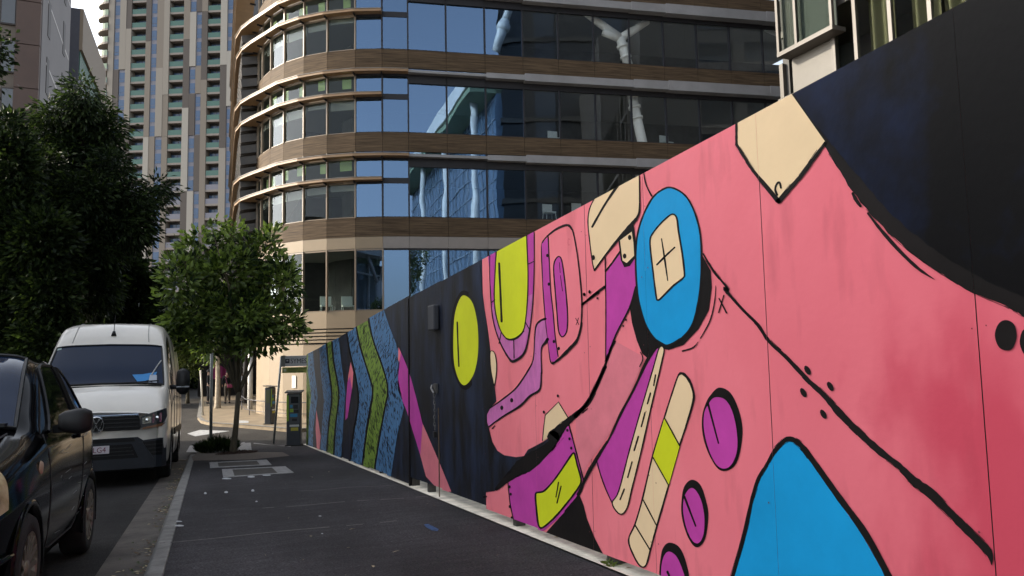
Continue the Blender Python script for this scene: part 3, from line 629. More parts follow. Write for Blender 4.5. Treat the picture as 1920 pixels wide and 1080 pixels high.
# ---- striped left end
def inside(p, poly):
    c = False
    for i in range(len(poly)):
        a, b = poly[i], poly[i - 1]
        if (a[1] > p[1]) != (b[1] > p[1]) and p[0] < (b[0] - a[0]) * (p[1] - a[1]) / (b[1] - a[1]) + a[0]: c = not c
    return c
SR = random.Random(21)
GAP = {}
def stripe(pts, m, lay=2, sm=True, label=None):
    q = P('m7', *pts); shape('painted_stripe', q, m, lay, sm=sm, label=label)
    if m not in (BSTR, GSTR): return
    x0, x1, y0, y1 = min(p[0] for p in q), max(p[0] for p in q), min(p[1] for p in q), max(p[1] for p in q); polys = []
    sc_ = .55 + .45 * min(1, max(0, (sum(p[0] for p in q) / len(q) - 575) / 150))
    for _ in range(int((x1 - x0) * (y1 - y0) / (30 * sc_ * sc_))):
        p = (SR.uniform(x0, x1), SR.uniform(y0, y1))
        if not inside(p, q): continue
        l = SR.uniform(5, 14) * sc_; a = SR.gauss(-.30 if p[1] < 715 else .22, .16); w_ = SR.uniform(.45, .95) * sc_; dx, dy = sin(a) * l, cos(a) * l
        e_ = (p[0] + dx, p[1] + dy)
        if not inside(e_, q): continue
        mx_ = ((p[0] + e_[0]) / 2 + SR.uniform(-1, 1), (p[1] + e_[1]) / 2)
        polys += [[(p[0] - w_ * .4, p[1]), (p[0] + w_ * .4, p[1]), (mx_[0] + w_, mx_[1]), (mx_[0] - w_, mx_[1])], [(mx_[0] - w_, mx_[1]), (mx_[0] + w_, mx_[1]), (e_[0] + w_ * .4, e_[1]), (e_[0] - w_ * .4, e_[1])]]
    o = paint('brush_gap', polys, GAPD if m is BSTR else GAPG, lay + .5)
    if o: o['kind'] = 'stuff'
GAPD = paintmat('gap_dark_blue', (.010, .017, .032), .2); GAPG = paintmat('gap_dark_green', (.022, .034, .010), .2)
stripe([(30, 330), (52, 340), (50, 450), (68, 570), (55, 700), (50, 870), (25, 870), (30, 600)], GSTR, sm=False)
stripe([(52, 330), (77, 330), (82, 420), (102, 580), (93, 650), (78, 750), (77, 880), (50, 880), (55, 700), (68, 570), (50, 450)], BSTR, sm=False)
stripe([(110, 300), (150, 290), (160, 420), (178, 580), (162, 700), (150, 890), (115, 890), (125, 750), (136, 600), (118, 450)], BSTR, sm=False)
stripe([(150, 290), (178, 270), (187, 390), (215, 560), (197, 720), (187, 900), (150, 890), (162, 720), (178, 580), (160, 420)], GSTR, 2.4, sm=False)
stripe([(178, 270), (212, 250), (228, 400), (250, 560), (240, 700), (227, 910), (187, 900), (200, 720), (216, 560), (188, 400)], BSTR, sm=False)
stripe([(95, 650), (106, 715), (118, 790), (111, 870), (97, 850), (91, 750)], PINK2, sm=False)
stripe([(278, 395), (292, 450), (287, 530), (275, 600), (258, 560), (265, 470)], PINK, sm=False)
stripe([(262, 500), (275, 470), (285, 540), (262, 690), (250, 705), (253, 600)], PURP, 2.6, sm=False)
stripe([(252, 190), (300, 160), (332, 320), (386, 500), (396, 560), (370, 700), (346, 870), (332, 960), (276, 930), (295, 760), (322, 600), (300, 450), (270, 320)], BSTR, sm=False)
stripe([(303, 165), (363, 125), (396, 270), (452, 430), (477, 540), (461, 640), (432, 800), (405, 985), (343, 965), (366, 780), (396, 600), (382, 470), (332, 320)], GSTR, 2.4, sm=False)
stripe([(372, 120), (445, 85), (482, 200), (522, 300), (542, 370), (531, 480), (546, 560), (562, 640), (527, 780), (492, 1010), (470, 1020), (408, 985), (434, 800), (463, 640), (475, 540), (450, 430), (398, 270)], BSTR, sm=False)
for q in ([(300, 165), (332, 320), (384, 490), (396, 560), (372, 700), (345, 900)], [(363, 125), (396, 270), (452, 430), (477, 540), (461, 640), (432, 800), (406, 970)], [(150, 300), (160, 420), (178, 580), (162, 720), (150, 880)], [(178, 280), (187, 390), (215, 560), (199, 720), (187, 890)], [(252, 200), (272, 330), (302, 460), (320, 600), (294, 770), (278, 910)]):
    stroke(P('m7', *q), 3, lay=3.2)
stripe([(535, 318), (552, 355), (577, 415), (600, 480), (632, 600), (662, 725), (650, 892), (600, 730), (575, 650), (528, 540)], PURP, sm=False)
stripe([(534, 315), (546, 345), (538, 395), (531, 380)], PINK, 2.6, sm=False)
stripe([(662, 722), (700, 810), (756, 940), (815, 1085), (760, 1090), (680, 1005), (650, 892)], PINK2, sm=False)
# ---- screw heads along the board edges
scw = MB(); sr = random.Random(9)
for i in range(2, 12):
    for sd_ in (.035, -.035):
        y = SEAM[i] + sd_
        for k in range(6):
            if sr.random() < .3 or (SEAM[i] < 3 and k > 1): continue
            h = .2 + k * .38 + sr.uniform(-.03, .03); yy = y + sr.uniform(-.008, .008); scw.sheet([(XW - .0085, yy + .0042 * cos(t), -G * yy + h + .0042 * sin(t)) for t in [j * pi / 3 for j in range(6)]], nrm=(-1, 0, 0))
scw.build('screw_head', mat('painted_screw', (.16, .03, .04), .6), hoard, kind='stuff')
# ---- fittings of the hoarding
post = mat('dark_timber', (.045, .04, .035), .8, var=.3, vs=8, stretch=(1, 1, .1))
def wpt(px, py, off=0): y, zr = wall_yz(px, py); return Vector((XW - off, y, -G * y + zr))
for y, zb in ((8.72, -.02), (3.98, -.02)):
    MB().box(XW + .02, XW + .11, y - .045, y + .045, -G * y + zb, -G * y + TOP - .08).build('post', post, hoard)
MB().box(XW - .012, XW + .016, 8.70, 8.738, -G * 8.72 + .0, -G * 8.72 + TOP).build('joint_strip', BLACK, hoard)
for y in yr(-2, 18, 2.4): MB().box(XW + .02, XW + .10, y - .035, y + .035, -G * y + .0, -G * y + TOP - .1).build('post', post, hoard)
for h in (.3, 1.2, 2.1): MB().beam((XW + .045, -3, 3 * G + h), (XW + .045, 18.8, -G * 18.8 + h), .05, .09).build('rail', post, hoard)
bp_ = wpt(818, 595); MB().box(XW - .07, XW - .008, bp_.y - .13, bp_.y + .10, bp_.z - .14, bp_.z + .13).build('junction_box', mat('grey_box_paint', (.028, .030, .038), .6, var=.1), hoard, bevel=.012)
hp = wpt(820, 728); steel = mat('galvanised', (.16, .155, .15), .42, .8, var=.2, vs=20)
br = MB().box(XW - .03, XW - .008, hp.y - .05, hp.y + .05, hp.z - .05, hp.z + .05); br.tube([(XW - .05, hp.y + .03, hp.z + .03), (XW - .07, hp.y, hp.z), (XW - .05, hp.y - .03, hp.z - .05)], .014, 6)
br.build('latch', steel, hoard)
chn = MB()
for i in range(11):
    c = Vector((XW - .035, hp.y - .005 + .012 * sin(i), hp.z - .04 - i * .038)); a = (i % 2) * pi / 2
    pts = [c + Vector((sin(a) * .011 * cos(t), cos(a) * .012 * cos(t), .024 * sin(t))) for t in [j * pi / 4 for j in range(9)]]
    chn.tube(pts, .0045, 5, caps=False)
chn.build('chain', steel, hoard)
lk = MB().box(XW - .05, XW - .02, hp.y - .03, hp.y + .03, hp.z - .52, hp.z - .46); lk.build('padlock', mat('dark_lock', (.03, .03, .03), .4, .6), hoard)
gp = wpt(824, 800); MB().box(XW - .014, XW - .004, gp.y - .005, gp.y + .005, -G * gp.y + .02, gp.z + .2).build('door_edge', mat('rust_edge', (.10, .07, .045), .8, var=.3), hoard)

# ================================================================== curved office building
GL_F = glass('blue_glass', (.5, .56, .62), (.155, .25, .40), .45, .05)
GL_C = glass('clear_glass', (.84, .87, .85), (.34, .38, .42), .0, .05)
GL_M = glass('dark_glass', (.90, .92, .93), (.62, .72, .85), .13, .05)
def wood_mat(name, c, c2, rough):
    return mat(name, c, rough, var=.4, vs=9, stretch=(.10, .10, 3.2), c2=c2, bump=.25, bs=14, lo=.3, hi=.75, spec=.08)
WOOD = wood_mat('spandrel_wood', (.044, .031, .021), (.125, .087, .054), .65)
FIN = mat('timber_fin', (.215, .128, .06), .5, var=.12, vs=2, stretch=(1, 1, 4))
FINT = mat('fin_top', (.15, .132, .11), .4, var=.1)
FRAME = mat('bronze_frame', (.17, .13, .09), .4)
DARKF = mat('dark_frame', (.016, .016, .020), .5, spec=.25)
LEDGE = mat('white_ledge', (.20, .20, .208), .5, var=.1, vs=1, spec=.3)
BEIGEW = mat('beige_panel', (.215, .163, .102), .6, var=.05, vs=.8)
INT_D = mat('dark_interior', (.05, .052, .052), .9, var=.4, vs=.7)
INT_S = mat('slab_soffit', (.22, .23, .22), .9)
GREENB = mat('green_blind', (.34, .46, .20), .8)
WHITES = mat('white_steel', (.82, .81, .77), .4, var=.05)
PLAN = [(2.0, 50.0), (1.97, 46.0), (1.94, 42.5), (1.91, 39.6), (1.88, 37.2), (1.86, 35.2), (1.87, 33.9), (1.89, 32.83), (2.02, 32.04), (2.29, 31.04), (2.73, 30.05), (3.40, 29.14), (4.20, 28.40), (5.18, 27.76), (6.15, 27.35), (7.12, 27.08)]
e = Vector((8.61 - 7.12, 26.79 - 27.08)).normalized()
PLAN += [tuple(Vector((7.12, 27.08)) + e * s_) for s_ in (1.52, 3.1, 4.67, 6.19, 7.74, 9.33, 10.88, 12.42, 13.98, 15.58, 17.2, 18.8, 20.4)]
PLAN = [Vector(p) for p in PLAN]; NP = len(PLAN); IFLAT = 15
office = thing('office_building', 'curved glass office building with timber fins and brown spandrel bands', 'building', (6, 31, ZF))
def nrm2(i):                             # outward normal of facet i
    d = (PLAN[i + 1] - PLAN[i]).normalized(); n = Vector((d.y, -d.x)); return n
def vn(i):                               # outward mitre at vertex i
    if i == 0: return nrm2(0)
    if i == NP - 1: return nrm2(NP - 2)
    a, b = nrm2(i - 1), nrm2(i); c = (a + b).normalized(); return c / max(.5, c.dot(a))
def at(i, off, z): p = PLAN[i] + vn(i) * off; return Vector((p.x, p.y, z))
def facet(i, z0, z1, off, th, inset=0.0):
    """solid slab on facet i between heights, front face at `off` outside the plan line"""
    A, B = at(i, off, z0), at(i + 1, off, z0); d = (B - A).normalized() * inset; A += d; B -= d
    n = nrm2(i); k = Vector((-n.x * th, -n.y * th, 0)); up = Vector((0, 0, z1 - z0))
    return MB().add([A, B, B + k, A + k, A + up, B + up, B + up + k, A + up + k], [(0, 3, 2, 1), (4, 5, 6, 7), (0, 1, 5, 4), (1, 2, 6, 5), (2, 3, 7, 6), (3, 0, 4, 7)])
def band(i0, i1, z0, z1, o0, o1, m, name, wide=0.0):
    """strip following the plan: solid between offsets o0..o1"""
    b = MB(); n = i1 - i0 + 1
    for i in range(i0, i1 + 1):
        oo = o1 * (1 + wide * max(0, min(1, (9 - i) / 3)))
        b.v += [tuple(at(i, o0, z0)), tuple(at(i, oo, z0)), tuple(at(i, oo, z1)), tuple(at(i, o0, z1))]
    for i in range(n - 1):
        for j in range(4): b.f.append((4 * i + j, 4 * i + 4 + j, 4 * i + 4 + (j + 1) % 4, 4 * i + (j + 1) % 4)); b.m.append(0)
    b.f += [(3, 2, 1, 0), (4 * n - 4, 4 * n - 3, 4 * n - 2, 4 * n - 1)]; b.m += [0, 0]
    return b.build(name, m, office)
def pane_on(i, z0, z1, off, m, parent):
    b = facet(i, z0, z1, off, .012, .03)
    # slight individual tilt so reflections break from pane to pane
    return b.build('pane', m, parent)
ILAST = NP - 1
FLOORS = [(3.38 * k) for k in range(-1, 3)]
# one storey: sill of main glass 9.69 (floor 0); offsets relative
for k in (-1, 0, 1, 2):
    z = 9.69 + 3.367 * k
    zsb = z - .75                        # spandrel below the glass
    top = z + 2.62
    for i in range(0, ILAST):
        far = i < 6
        if k == 2 and i < 6: continue
        facet(i, zsb, z, .06, .14, .006).build('spandrel_panel', WOOD, office)
        wdw = MB(); flat = i >= IFLAT
        hts = [(z, z + 1.34), (z + 1.56, z + 2.30), (z + 2.44, z + 2.60)] if not flat else [(z, z + 2.24), (z + 2.44, z + 2.60)]
        fm = DARKF if i >= 13 else FRAME
        # frame: mullion at the right end of each facet and transoms
        A = at(i + 1, .035, z); n = nrm2(i)
        wdw.ob(A + Vector((0, 0, 1.3)), Vector((n.x, n.y, 0)) * .05, Vector((-n.y, n.x, 0)) * (.026 if i < 13 else .030), (0, 0, 1.31))
        for (a, b2), (c, d2) in zip(hts[:-1], hts[1:]):
            q = facet(i, b2, c, .03, .06, .028); wdw.add(q.v, q.f)
        q = facet(i, z, z + .03, .045, .07, .028); wdw.add(q.v, q.f)
        fr = wdw.build('window', fm, office)
        gm = GL_C if i < 13 else GL_F if i < 18 else GL_M
        for a, b2 in hts: pane_on(i, a + (.03 if a == z else 0), b2, .008, gm, fr)
        if not far and i < 13:           # green blind scraps in the clerestories
            A, B = at(i, -.25, z + 1.8), at(i + 1, -.25, z + 1.8); d = B - A
            MB().ob(A + d * R.uniform(.55, .75) + Vector((0, 0, R.uniform(.26, .36))), d * R.uniform(.14, .24), Vector((nrm2(i).x, nrm2(i).y, 0)) * .01, (0, 0, .2)).build('blind', GREENB, office)
            A, B = at(i, -.14, z + 1.4), at(i + 1, -.14, z + 1.4); hh = R.uniform(.1, .25)
            MB().ob((A + B) / 2 + Vector((0, 0, -hh)), (B - A) / 2.2, Vector((nrm2(i).x, nrm2(i).y, 0)) * .01, (0, 0, hh)).build('blind', INT_S, office)
    # floor slab
    pts = [at(i, -.12, zsb + .1) for i in range(NP)] + [Vector((27, 34, zsb + .1)), Vector((9, 38, zsb + .1)), Vector((9, 50, zsb + .1))]
    MB().prism(pts, (0, 0, .5)).build('floor_slab', INT_S, office)
    # timber fins sweeping round the corner
    for zf, i1, dep in ((z + 2.40, IFLAT, .42), (z + 1.46, IFLAT - 1, .40)):
        band(0, i1, zf - .05, zf + .045, .10, dep, FIN, 'fin', 1.3); band(0, i1, zf + .047, zf + .068, .10, dep + .02, FINT, 'fin_cap', 1.3)
        for i in range(1, i1):
            a = at(i, .04, zf - .09); b2 = at(i, dep - .1, zf - .06); MB().beam(a, b2, .04, .09).build('fin_bracket', DARKF, office)
    # pale metal ledge, stepping thicker to the right, dark blind box below it
    zl = z + 2.40
    for (a, b2, h, d) in ((15, 17, .055, .34), (17, 18, .11, .38), (18, 21, .16, .42), (21, 22, .19, .45), (22, 25, .22, .48), (25, ILAST, .24, .5)):
        band(a, b2, zl - h, zl + h * .9, .09, d, LEDGE, 'ledge')
    band(IFLAT, ILAST, zl - .40, zl - .13, .02, .085, DARKF, 'blind_box')
# dark backs of the rooms, core walls
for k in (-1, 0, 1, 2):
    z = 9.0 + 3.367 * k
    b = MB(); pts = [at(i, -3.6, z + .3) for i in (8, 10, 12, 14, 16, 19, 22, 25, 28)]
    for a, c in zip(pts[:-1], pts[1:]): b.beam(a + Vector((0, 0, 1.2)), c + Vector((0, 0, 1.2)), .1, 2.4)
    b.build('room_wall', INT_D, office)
# white Y-shaped steel columns standing just behind the glass
def ycol(trunk, arms, i, r, off=-.42):
    A = PLAN[i] + vn(i) * off; n = nrm2(i); nn = Vector((n.x, n.y, 0))
    def onfac(x, y):
        d = ray(x, y); t = (Vector((A.x, A.y, 0)) - EYE).dot(nn) / d.dot(nn); return EYE + d * t
    t = MB(); q = [onfac(*p) for p in trunk]; t.tube(q, r, 14); d = (q[-1] - q[0]).normalized()
    for a in arms: t.tube([q[-1], onfac(*a)], [r * .95, r * .75], 12)
    t.tube([q[-1] - d * .42, q[-1] - d * .30], r * 1.3, 14); t.tube([q[-1] - d * .9, q[-1] - d * .8], r * 1.25, 14)
    t.build('steel_column', STEELW, office, smooth=True)
STEELW = mat('white_column_paint', (.82, .81, .77), .5)
ycol([(1180, 130), (1163, 72)], [(1095, 22), (1214, 40), (1130, 60)], 19, .20)
ycol([(1213, 300), (1206, 274), (1186, 186)], [(1180, 150), (1200, 150)], 19, .21)
ycol([(1496, 92), (1462, 64)], [(1436, 54)], 24, .16)
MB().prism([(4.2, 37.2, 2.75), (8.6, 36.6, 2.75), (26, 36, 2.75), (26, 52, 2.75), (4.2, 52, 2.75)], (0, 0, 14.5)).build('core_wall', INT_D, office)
# furniture: tables and chairs by the glass
chm = mat('office_chair_shell', (.55, .60, .58), .5)
CHL = ['pale office chair behind the second storey glass, left of a pair', 'pale office chair behind the second storey glass, right of a pair', 'office chair behind the third storey glass left of the white column', 'office chair behind the third storey glass right of the white column', 'white office chair behind the tall window nearest the corner above the sill', 'pale office chair behind the tall window left of the white chair']
for px, py, k in ((1030, 400, 0), (1085, 398, 0), (1040, 262, 1), (1250, 270, 1), (652, 575, -2), (612, 575, -2)):
    d = ray(px, py); i = 17 if px > 700 else 12
    n = nrm2(i); A = PLAN[i] + vn(i) * -.8; nn = Vector((n.x, n.y, 0)); t = (Vector((A.x, A.y, 0)) - EYE).dot(nn) / d.dot(nn); p = EYE + d * t
    ch = MB(); ch.box(p.x - .22, p.x + .22, p.y - .2, p.y + .2, p.z, p.z + .05); ch.box(p.x - .22, p.x + .22, p.y + .18, p.y + .22, p.z + .05, p.z + .42)
    for sx in (-.2, .2):
        for sy in (-.18, .18): ch.tube([(p.x + sx, p.y + sy, p.z), (p.x + sx * 1.15, p.y + sy * 1.15, p.z - .42)], .014, 5)
    tag(ch.build('office_chair', chm), CHL.pop(0), 'chair', 'office chairs behind the glass')
# ---- lower storey: beige band, tall windows, beige sill, louvres, ground wall
ZB = 9.69 - 3.367 - .75
for i in range(5, ILAST):
    facet(i, ZB - .46, ZB - .004, .05, .16, .004).build('beige_fascia', BEIGEW if i < 14 else mat('grey_fascia', (.19, .17, .155), .55, var=.05), office)
    z0, z1 = 2.70, 5.10
    wdw = MB(); A = at(i + 1, .035, z0); n = nrm2(i)
    wdw.ob(A + Vector((0, 0, 1.2)), Vector((n.x, n.y, 0)) * .05, Vector((-n.y, n.x, 0)) * .026, (0, 0, 1.2))
    for a, c in ((z0, z0 + .05), (z1 - .06, z1)): q = facet(i, a, c, .04, .07, .028); wdw.add(q.v, q.f)
    fr = wdw.build('window', FRAME if i < 14 else DARKF, office)
    pane_on(i, z0 + .05, z1 - .06, .008, GL_C if i < 13 else GL_F, fr)
    facet(i, 2.06, 2.70, .05, .16, .004).build('sill_panel', BEIGEW, office)
    for j in range(4):
        if i >= 7: facet(i, 1.52 + j * .135, 1.52 + j * .135 + .085, .05, .06, .01).build('louvre', BEIGEW, office)
    if i >= 7:
        facet(i, ZF - .05, 1.46, .0, .18, .004).build('wall_panel', BEIGEW, office)
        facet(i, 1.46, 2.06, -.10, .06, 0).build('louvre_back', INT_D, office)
pts = [at(i, -.12, 2.1) for i in range(5, NP)] + [Vector((27, 34, 2.1)), Vector((9, 38, 2.1))]
MB().prism(pts, (0, 0, .4)).build('floor_slab', INT_S, office)
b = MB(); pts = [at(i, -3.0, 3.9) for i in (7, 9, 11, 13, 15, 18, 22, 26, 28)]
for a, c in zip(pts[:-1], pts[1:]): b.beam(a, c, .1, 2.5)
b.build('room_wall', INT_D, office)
# side wing above the covered walk: soffit, rear wall and the bracket screen along the side
band(0, 7, 2.06, 2.7, -.3, .05, BEIGEW, 'soffit_beam')
MB().prism([(1.6, 35.3, 2.0), (9, 35.3, 2.0), (9, 52, 2.0), (1.6, 52, 2.0)], (0, 0, .06)).build('soffit', mat('dark_soffit', (.10, .09, .085), .8), office)
MB().box(5.2, 5.5, 35.3, 62, ZF, 2.0).build('back_wall', mat('dark_walk_wall', (.06, .045, .045), .8, var=.4, vs=1.2), office)
for i, (x, y) in enumerate(((1.78, 35.5), (1.75, 40), (1.75, 45), (1.9, 49.8))):
    MB().tube([(x, y, ZF), (x, y, 2.05)], .11, 12).build('column', WHITES if i == 0 else mat('dark_column', (.10, .09, .085), .6), office, smooth=True)
scr = mat('screen_bracket', (.030, .024, .019), .5, var=.3)
for i in range(0, 7):
    for j in range(22):
        z = 4.6 + j * .5
        for u in (.15, .5, .85):
            p = at(i, .0, z) * (1 - u) + at(i + 1, .0, z) * u
            MB().ob(p + Vector((-.42, 0, 0)), (.33, -.05, .06), (0, .10, .0), (-.02, 0, .17)).build('screen_bracket', scr, office)
    for zc in yr(3.6, 15.5, 3.367):
        A, B = at(i, .95, zc), at(i + 1, .95, zc)
# ================================================================== building above the hoarding on the right
def onx(px, py, x): d = ray(px, py); return EYE + d * ((x - EYE.x) / d.x)
XR = 18.0
rb = thing('apartment_block', 'pale framed building with curtained windows rising behind the right end of the hoarding', 'building', (XR, 5, 0))
RF = mat('champagne_frame', (.062, .056, .050), .5, .1, var=.05)
RP = mat('pale_grey_panel', (.085, .08, .072), .6, var=.04)
GL_R = glass('curtain_glass', (.84, .86, .84), (.006, .0064, .007), .0, .0)
CURT = mat('curtain', (.085, .083, .045), .9)
y0c = onx(1462, 120, XR).y
yv = [onx(x, 120, XR).y for x in (1567, 1609, 1676, 1752, 1840)] + [5.0, 4.2]
zl = lambda p: p.z
zs = onx(1609, 176, XR).z               # sill rail of the main windows
zs2 = onx(1609, 205, XR).z
RDG = mat('block_dark_window', (.012, .016, .022), .1)
body = MB().box(XR + 2.5, XR + 14, -12, y0c, -3, 24); body.box(XR + .1, XR + 2.5, -12, y0c, -3, zs2 - 2.2); body.box(XR + .1, XR + 2.5, -12, 3.9, zs2 - 2.2, 24)
body.box(XR + .12, XR + 2.49, y0c - .3, y0c - .02, -3, 24); body.build('wall', mat('block_wall', (.035, .035, .034), .7, var=.05), rb)
for zz in (zs - .12, zs + 3.1): MB().box(XR + .02, XR + 2.5, 3.9, y0c - .05, zz - .1, zz + .1).build('floor_slab', RP, rb)
for a, b2 in zip(yv[:-1], yv[1:]):
    f = MB(); f.box(XR - .06, XR + .06, a - .06, a + .06, zs2 - 1.2, zs + 7)
    f.box(XR - .05, XR + .05, b2 + .061, a - .061, zs - .06, zs + .06); f.box(XR - .05, XR + .05, b2 + .061, a - .061, zs2 - .02, zs2 + .03)
    f.box(XR - .05, XR + .05, b2 + .061, a - .061, zs + 3.0, zs + 3.2)
    fr = f.build('window', RF, rb)
    for q0, q1 in ((zs2 - 1.2, zs2 - .03), (zs2 + .031, zs - .061), (zs + .061, zs + 2.99), (zs + 3.21, zs + 7)):
        MB().box(XR - .005, XR + .005, b2 + .062, a - .062, q0, q1).build('pane', GL_R, fr)
def curtain(ya, yb, z0, z1):
    b = MB(); n = max(8, int(abs(ya - yb) / .035))
    for j in range(n + 1):
        y = ya + (yb - ya) * j / n; x = XR + .40 + .13 * sin(j * .62) + .06 * sin(j * .37 + 1)
        b.v += [(x, y, z0), (x, y, z1)]
    for j in range(n): b.f.append((2 * j, 2 * j + 1, 2 * j + 3, 2 * j + 2)); b.m.append(0)
    b.build('curtain', CURT, rb, smooth=True)
curtain(yv[1] - .12, yv[2] + .05, zs + .05, zs + 3); curtain(yv[2] - .35, yv[3] + .02, zs + .05, zs + 3); curtain(yv[3] - .1, yv[4], zs + .05, zs + 3)
for zz in yr(2, 22, 3.1): MB().box(XR + 3.0, XR + 13, y0c, y0c + .06, zz, zz + .5).build('spandrel', mat('block_spandrel', (.075, .07, .066), .7), rb)
for zz in yr(2, 20, 3.1):
    for k in range(4): MB().box(XR + 3.2 + 2.4 * k, XR + 4.9 + 2.4 * k, y0c, y0c + .04, zz + .6, zz + 2.9).build('window', RDG, rb)
# projecting bay at the corner with the pale spandrel panel below it
XB = 17.5
ya, yb = onx(1459, 60, XB).y, onx(1561, 60, XB).y; ym = onx(1493, 60, XB).y
zbay = onx(1459, 101, XB).z
f = MB()
for y in (ya, ym, yb): f.box(XB - .05, XB + .06, y - .05, y + .05, zbay, zbay + 6)
f.box(XB - .06, XB + .5, yb - .05, ya + .05, zbay - .14, zbay - .001); f.box(XB - .04, XB + .05, yb + .051, ya - .051, zbay + 2.6, zbay + 2.75)
bay = f.build('bay_window', RF, rb)
MB().box(XB - .004, XB + .004, ym + .05, ya - .05, zbay, zbay + 6).build('pane', GL_R, bay)
MB().box(XB - .004, XB + .004, yb + .05, ym - .05, zbay, zbay + 6).build('pane', glass('green_glass', (.80, .84, .82), (.006, .007, .007), .0, .0), bay)
MB().box(XB + .2, XB + .24, yb, ya, zbay, zbay + 6).build('blind', mat('grey_green_blind', (.05, .056, .052), .9), rb)
zp0, zp1 = zbay - 1.35, zbay - .18
MB().box(XR + .02, XR + .12, onx(1566, 60, XR).y + .02, onx(1481, 60, XR).y, zp0, zp1 + .3).build('spandrel_panel', RP, rb)
MB().box(XR - .04, XR + .1, y0c - .16, y0c, zp0 - 3, zbay - .141).build('corner_post', RF, rb)
f = MB(); f.box(XR - .14, XR + .1, onx(1566, 60, XR).y + .08, y0c + .02, zp0 - .2, zp0 - .03); f.box(XR - .06, XR + .1, onx(1566, 60, XR).y + .08, y0c - .17, zp0 - .30, zp0 - .21)
f.build('rail', RF, rb)
for y in (onx(1499, 150, XR).y,): MB().box(XR - .05, XR + .05, y - .04, y + .04, zp0 - 3, zp0 - .31).build('mullion', RF, rb)
MB().box(XR - .004, XR + .004, onx(1566, 60, XR).y + .08, y0c - .17, zp0 - 3, zp0 - .31).build('pane', GL_R, rb)
for j in range(9): MB().box(XR - .0, XR + .02, onx(1566, 60, XR).y - .28, onx(1566, 60, XR).y - .08, zs2 + .03 + .1 * j - .4, zs2 + .08 + .1 * j - .4).build('slat', RP, rb)

# ================================================================== off-frame hall added for its shade, and buildings seen in the glass
hall = thing('glass_hall', 'white framed glass hall on the left of the street, seen only in the office windows', 'building', (-12, 10, 0))
GH = mat('hall_glass', (.10, .15, .19), .12, spec=.8, var=.1, vs=.6)
hb = MB().box(-26, -9.3, 4, 29.0, -2, 7.7); hb.build('wall', GH, hall)  # added mass that keeps the sun off the hoarding and footpath
for y in yr(4, 29, 1.85): MB().box(-9.32, -9.16, y - .05, y + .05, -2, 7.7).build('mullion', WHITES, hall)
for z in (1.2, 4.2, 7.0): MB().box(-9.31, -9.17, 4.1, 28.9, z - .06, z + .06).build('transom', WHITES, hall)
MB().box(-27, -8.0, 3.4, 30.2, 8.2, 8.7).build('roof', WHITES, hall)
MB().box(-26, -9.4, 4, 29, 7.7, 8.2).build('roof_beam', mat('hall_soffit', (.25, .33, .22), .8), hall)
for y in yr(5.5, 27, 5.4):
    t = MB(); t.tube([(-8.5, y, 0), (-8.5, y, 6.4)], .2, 10); t.tube([(-8.5, y, 6.2), (-8.4, y - 1.7, 8.18)], .14, 8); t.tube([(-8.5, y, 6.2), (-8.4, y + 1.7, 8.18)], .14, 8)
    t.build('steel_column', WHITES, hall, smooth=True)
rr2 = thing('rear_office_block', 'dark office block behind the camera, seen only in the office windows', 'building', (20, -24, 2))
RW_ = mat('rear_dark_wall', (.012, .013, .014), .35, var=.4, vs=.25); RW2 = mat('rear_dark_spandrel', (.03, .03, .028), .6); RW3 = mat('rear_dark_glass', (.02, .03, .045), .15)
MB().box(11, 60, -44, -9, -1, 46).build('wall', RW_, rr2)
for z in yr(3, 44, 3.7): MB().box(10.8, 60.2, -44, -8.8, z, z + .45).build('spandrel', RW2, rr2)
for x in yr(14, 58, 6.3): MB().box(x, x + 1.9, -9, -8.9, 4, 45).build('window_strip', RW3, rr2)
def bounce(px, py, yq):                  # where the sight line through a window pane lands after reflecting
    A = PLAN[18]; n = nrm2(18); nn = Vector((n.x, n.y, 0)); d = ray(px, py); t = (Vector((A.x, A.y, 0)) - EYE).dot(nn) / d.dot(nn); p = EYE + d * t
    r = d - nn * 2 * d.dot(nn); return p + r * ((yq - p.y) / r.y)
def steel_tree(trunk, arms, r, yq=-7.0):
    t = MB(); q = [bounce(*p, yq) for p in trunk]; t.tube(q, r, 12); d = (q[-1] - q[0]).normalized(); t.tube([q[-1] - d * .9, q[-1] - d * .3], r * 1.25, 12)
    for a in arms: t.tube([q[-1], bounce(*a, yq + .2)], [r * .95, r * .7], 10)
    t.build('steel_column', WHITES, rr2, smooth=True)
steel_tree([(930, 95), (948, 40)], [(962, 0)], .42)
MULG = mat('mullion_grey', (.30, .36, .42), .5)
pv = thing('white_roof_pavilion', 'glass pavilion with a white roof behind the camera, seen only in the office windows', 'building', (5, -30, 2))
pa, pb = Vector((10.4, -9.5, 0)), Vector((-2.6, -52, 0)); pd = (pb - pa).normalized(); pn = Vector((-pd.y, pd.x, 0))
if pn.x > 0: pn = -pn
Lp_ = (pb - pa).length
MB().prism([pa, pb, pb - pn * 9, pa - pn * 9], (0, 0, 25)).build('wall', mat('pavilion_glass', (.10, .16, .24), .12, spec=.9), pv)
MB().prism([pa + pn * 2.6 + Vector((0, 0, 25.2)), pb + pn * 2.6 + Vector((0, 0, 25.2)), pb - pn * 9 + Vector((0, 0, 25.2)), pa - pn * 9 + Vector((0, 0, 25.2))], (0, 0, 1.5)).build('roof', WHITES, pv)
MB().prism([pa + pn * 2.4 + Vector((0, 0, 24.6)), pb + pn * 2.4 + Vector((0, 0, 24.6)), pb - pn * 8 + Vector((0, 0, 24.6)), pa - pn * 8 + Vector((0, 0, 24.6))], (0, 0, .5)).build('soffit', mat('hall_soffit', (.25, .33, .22), .8), pv)
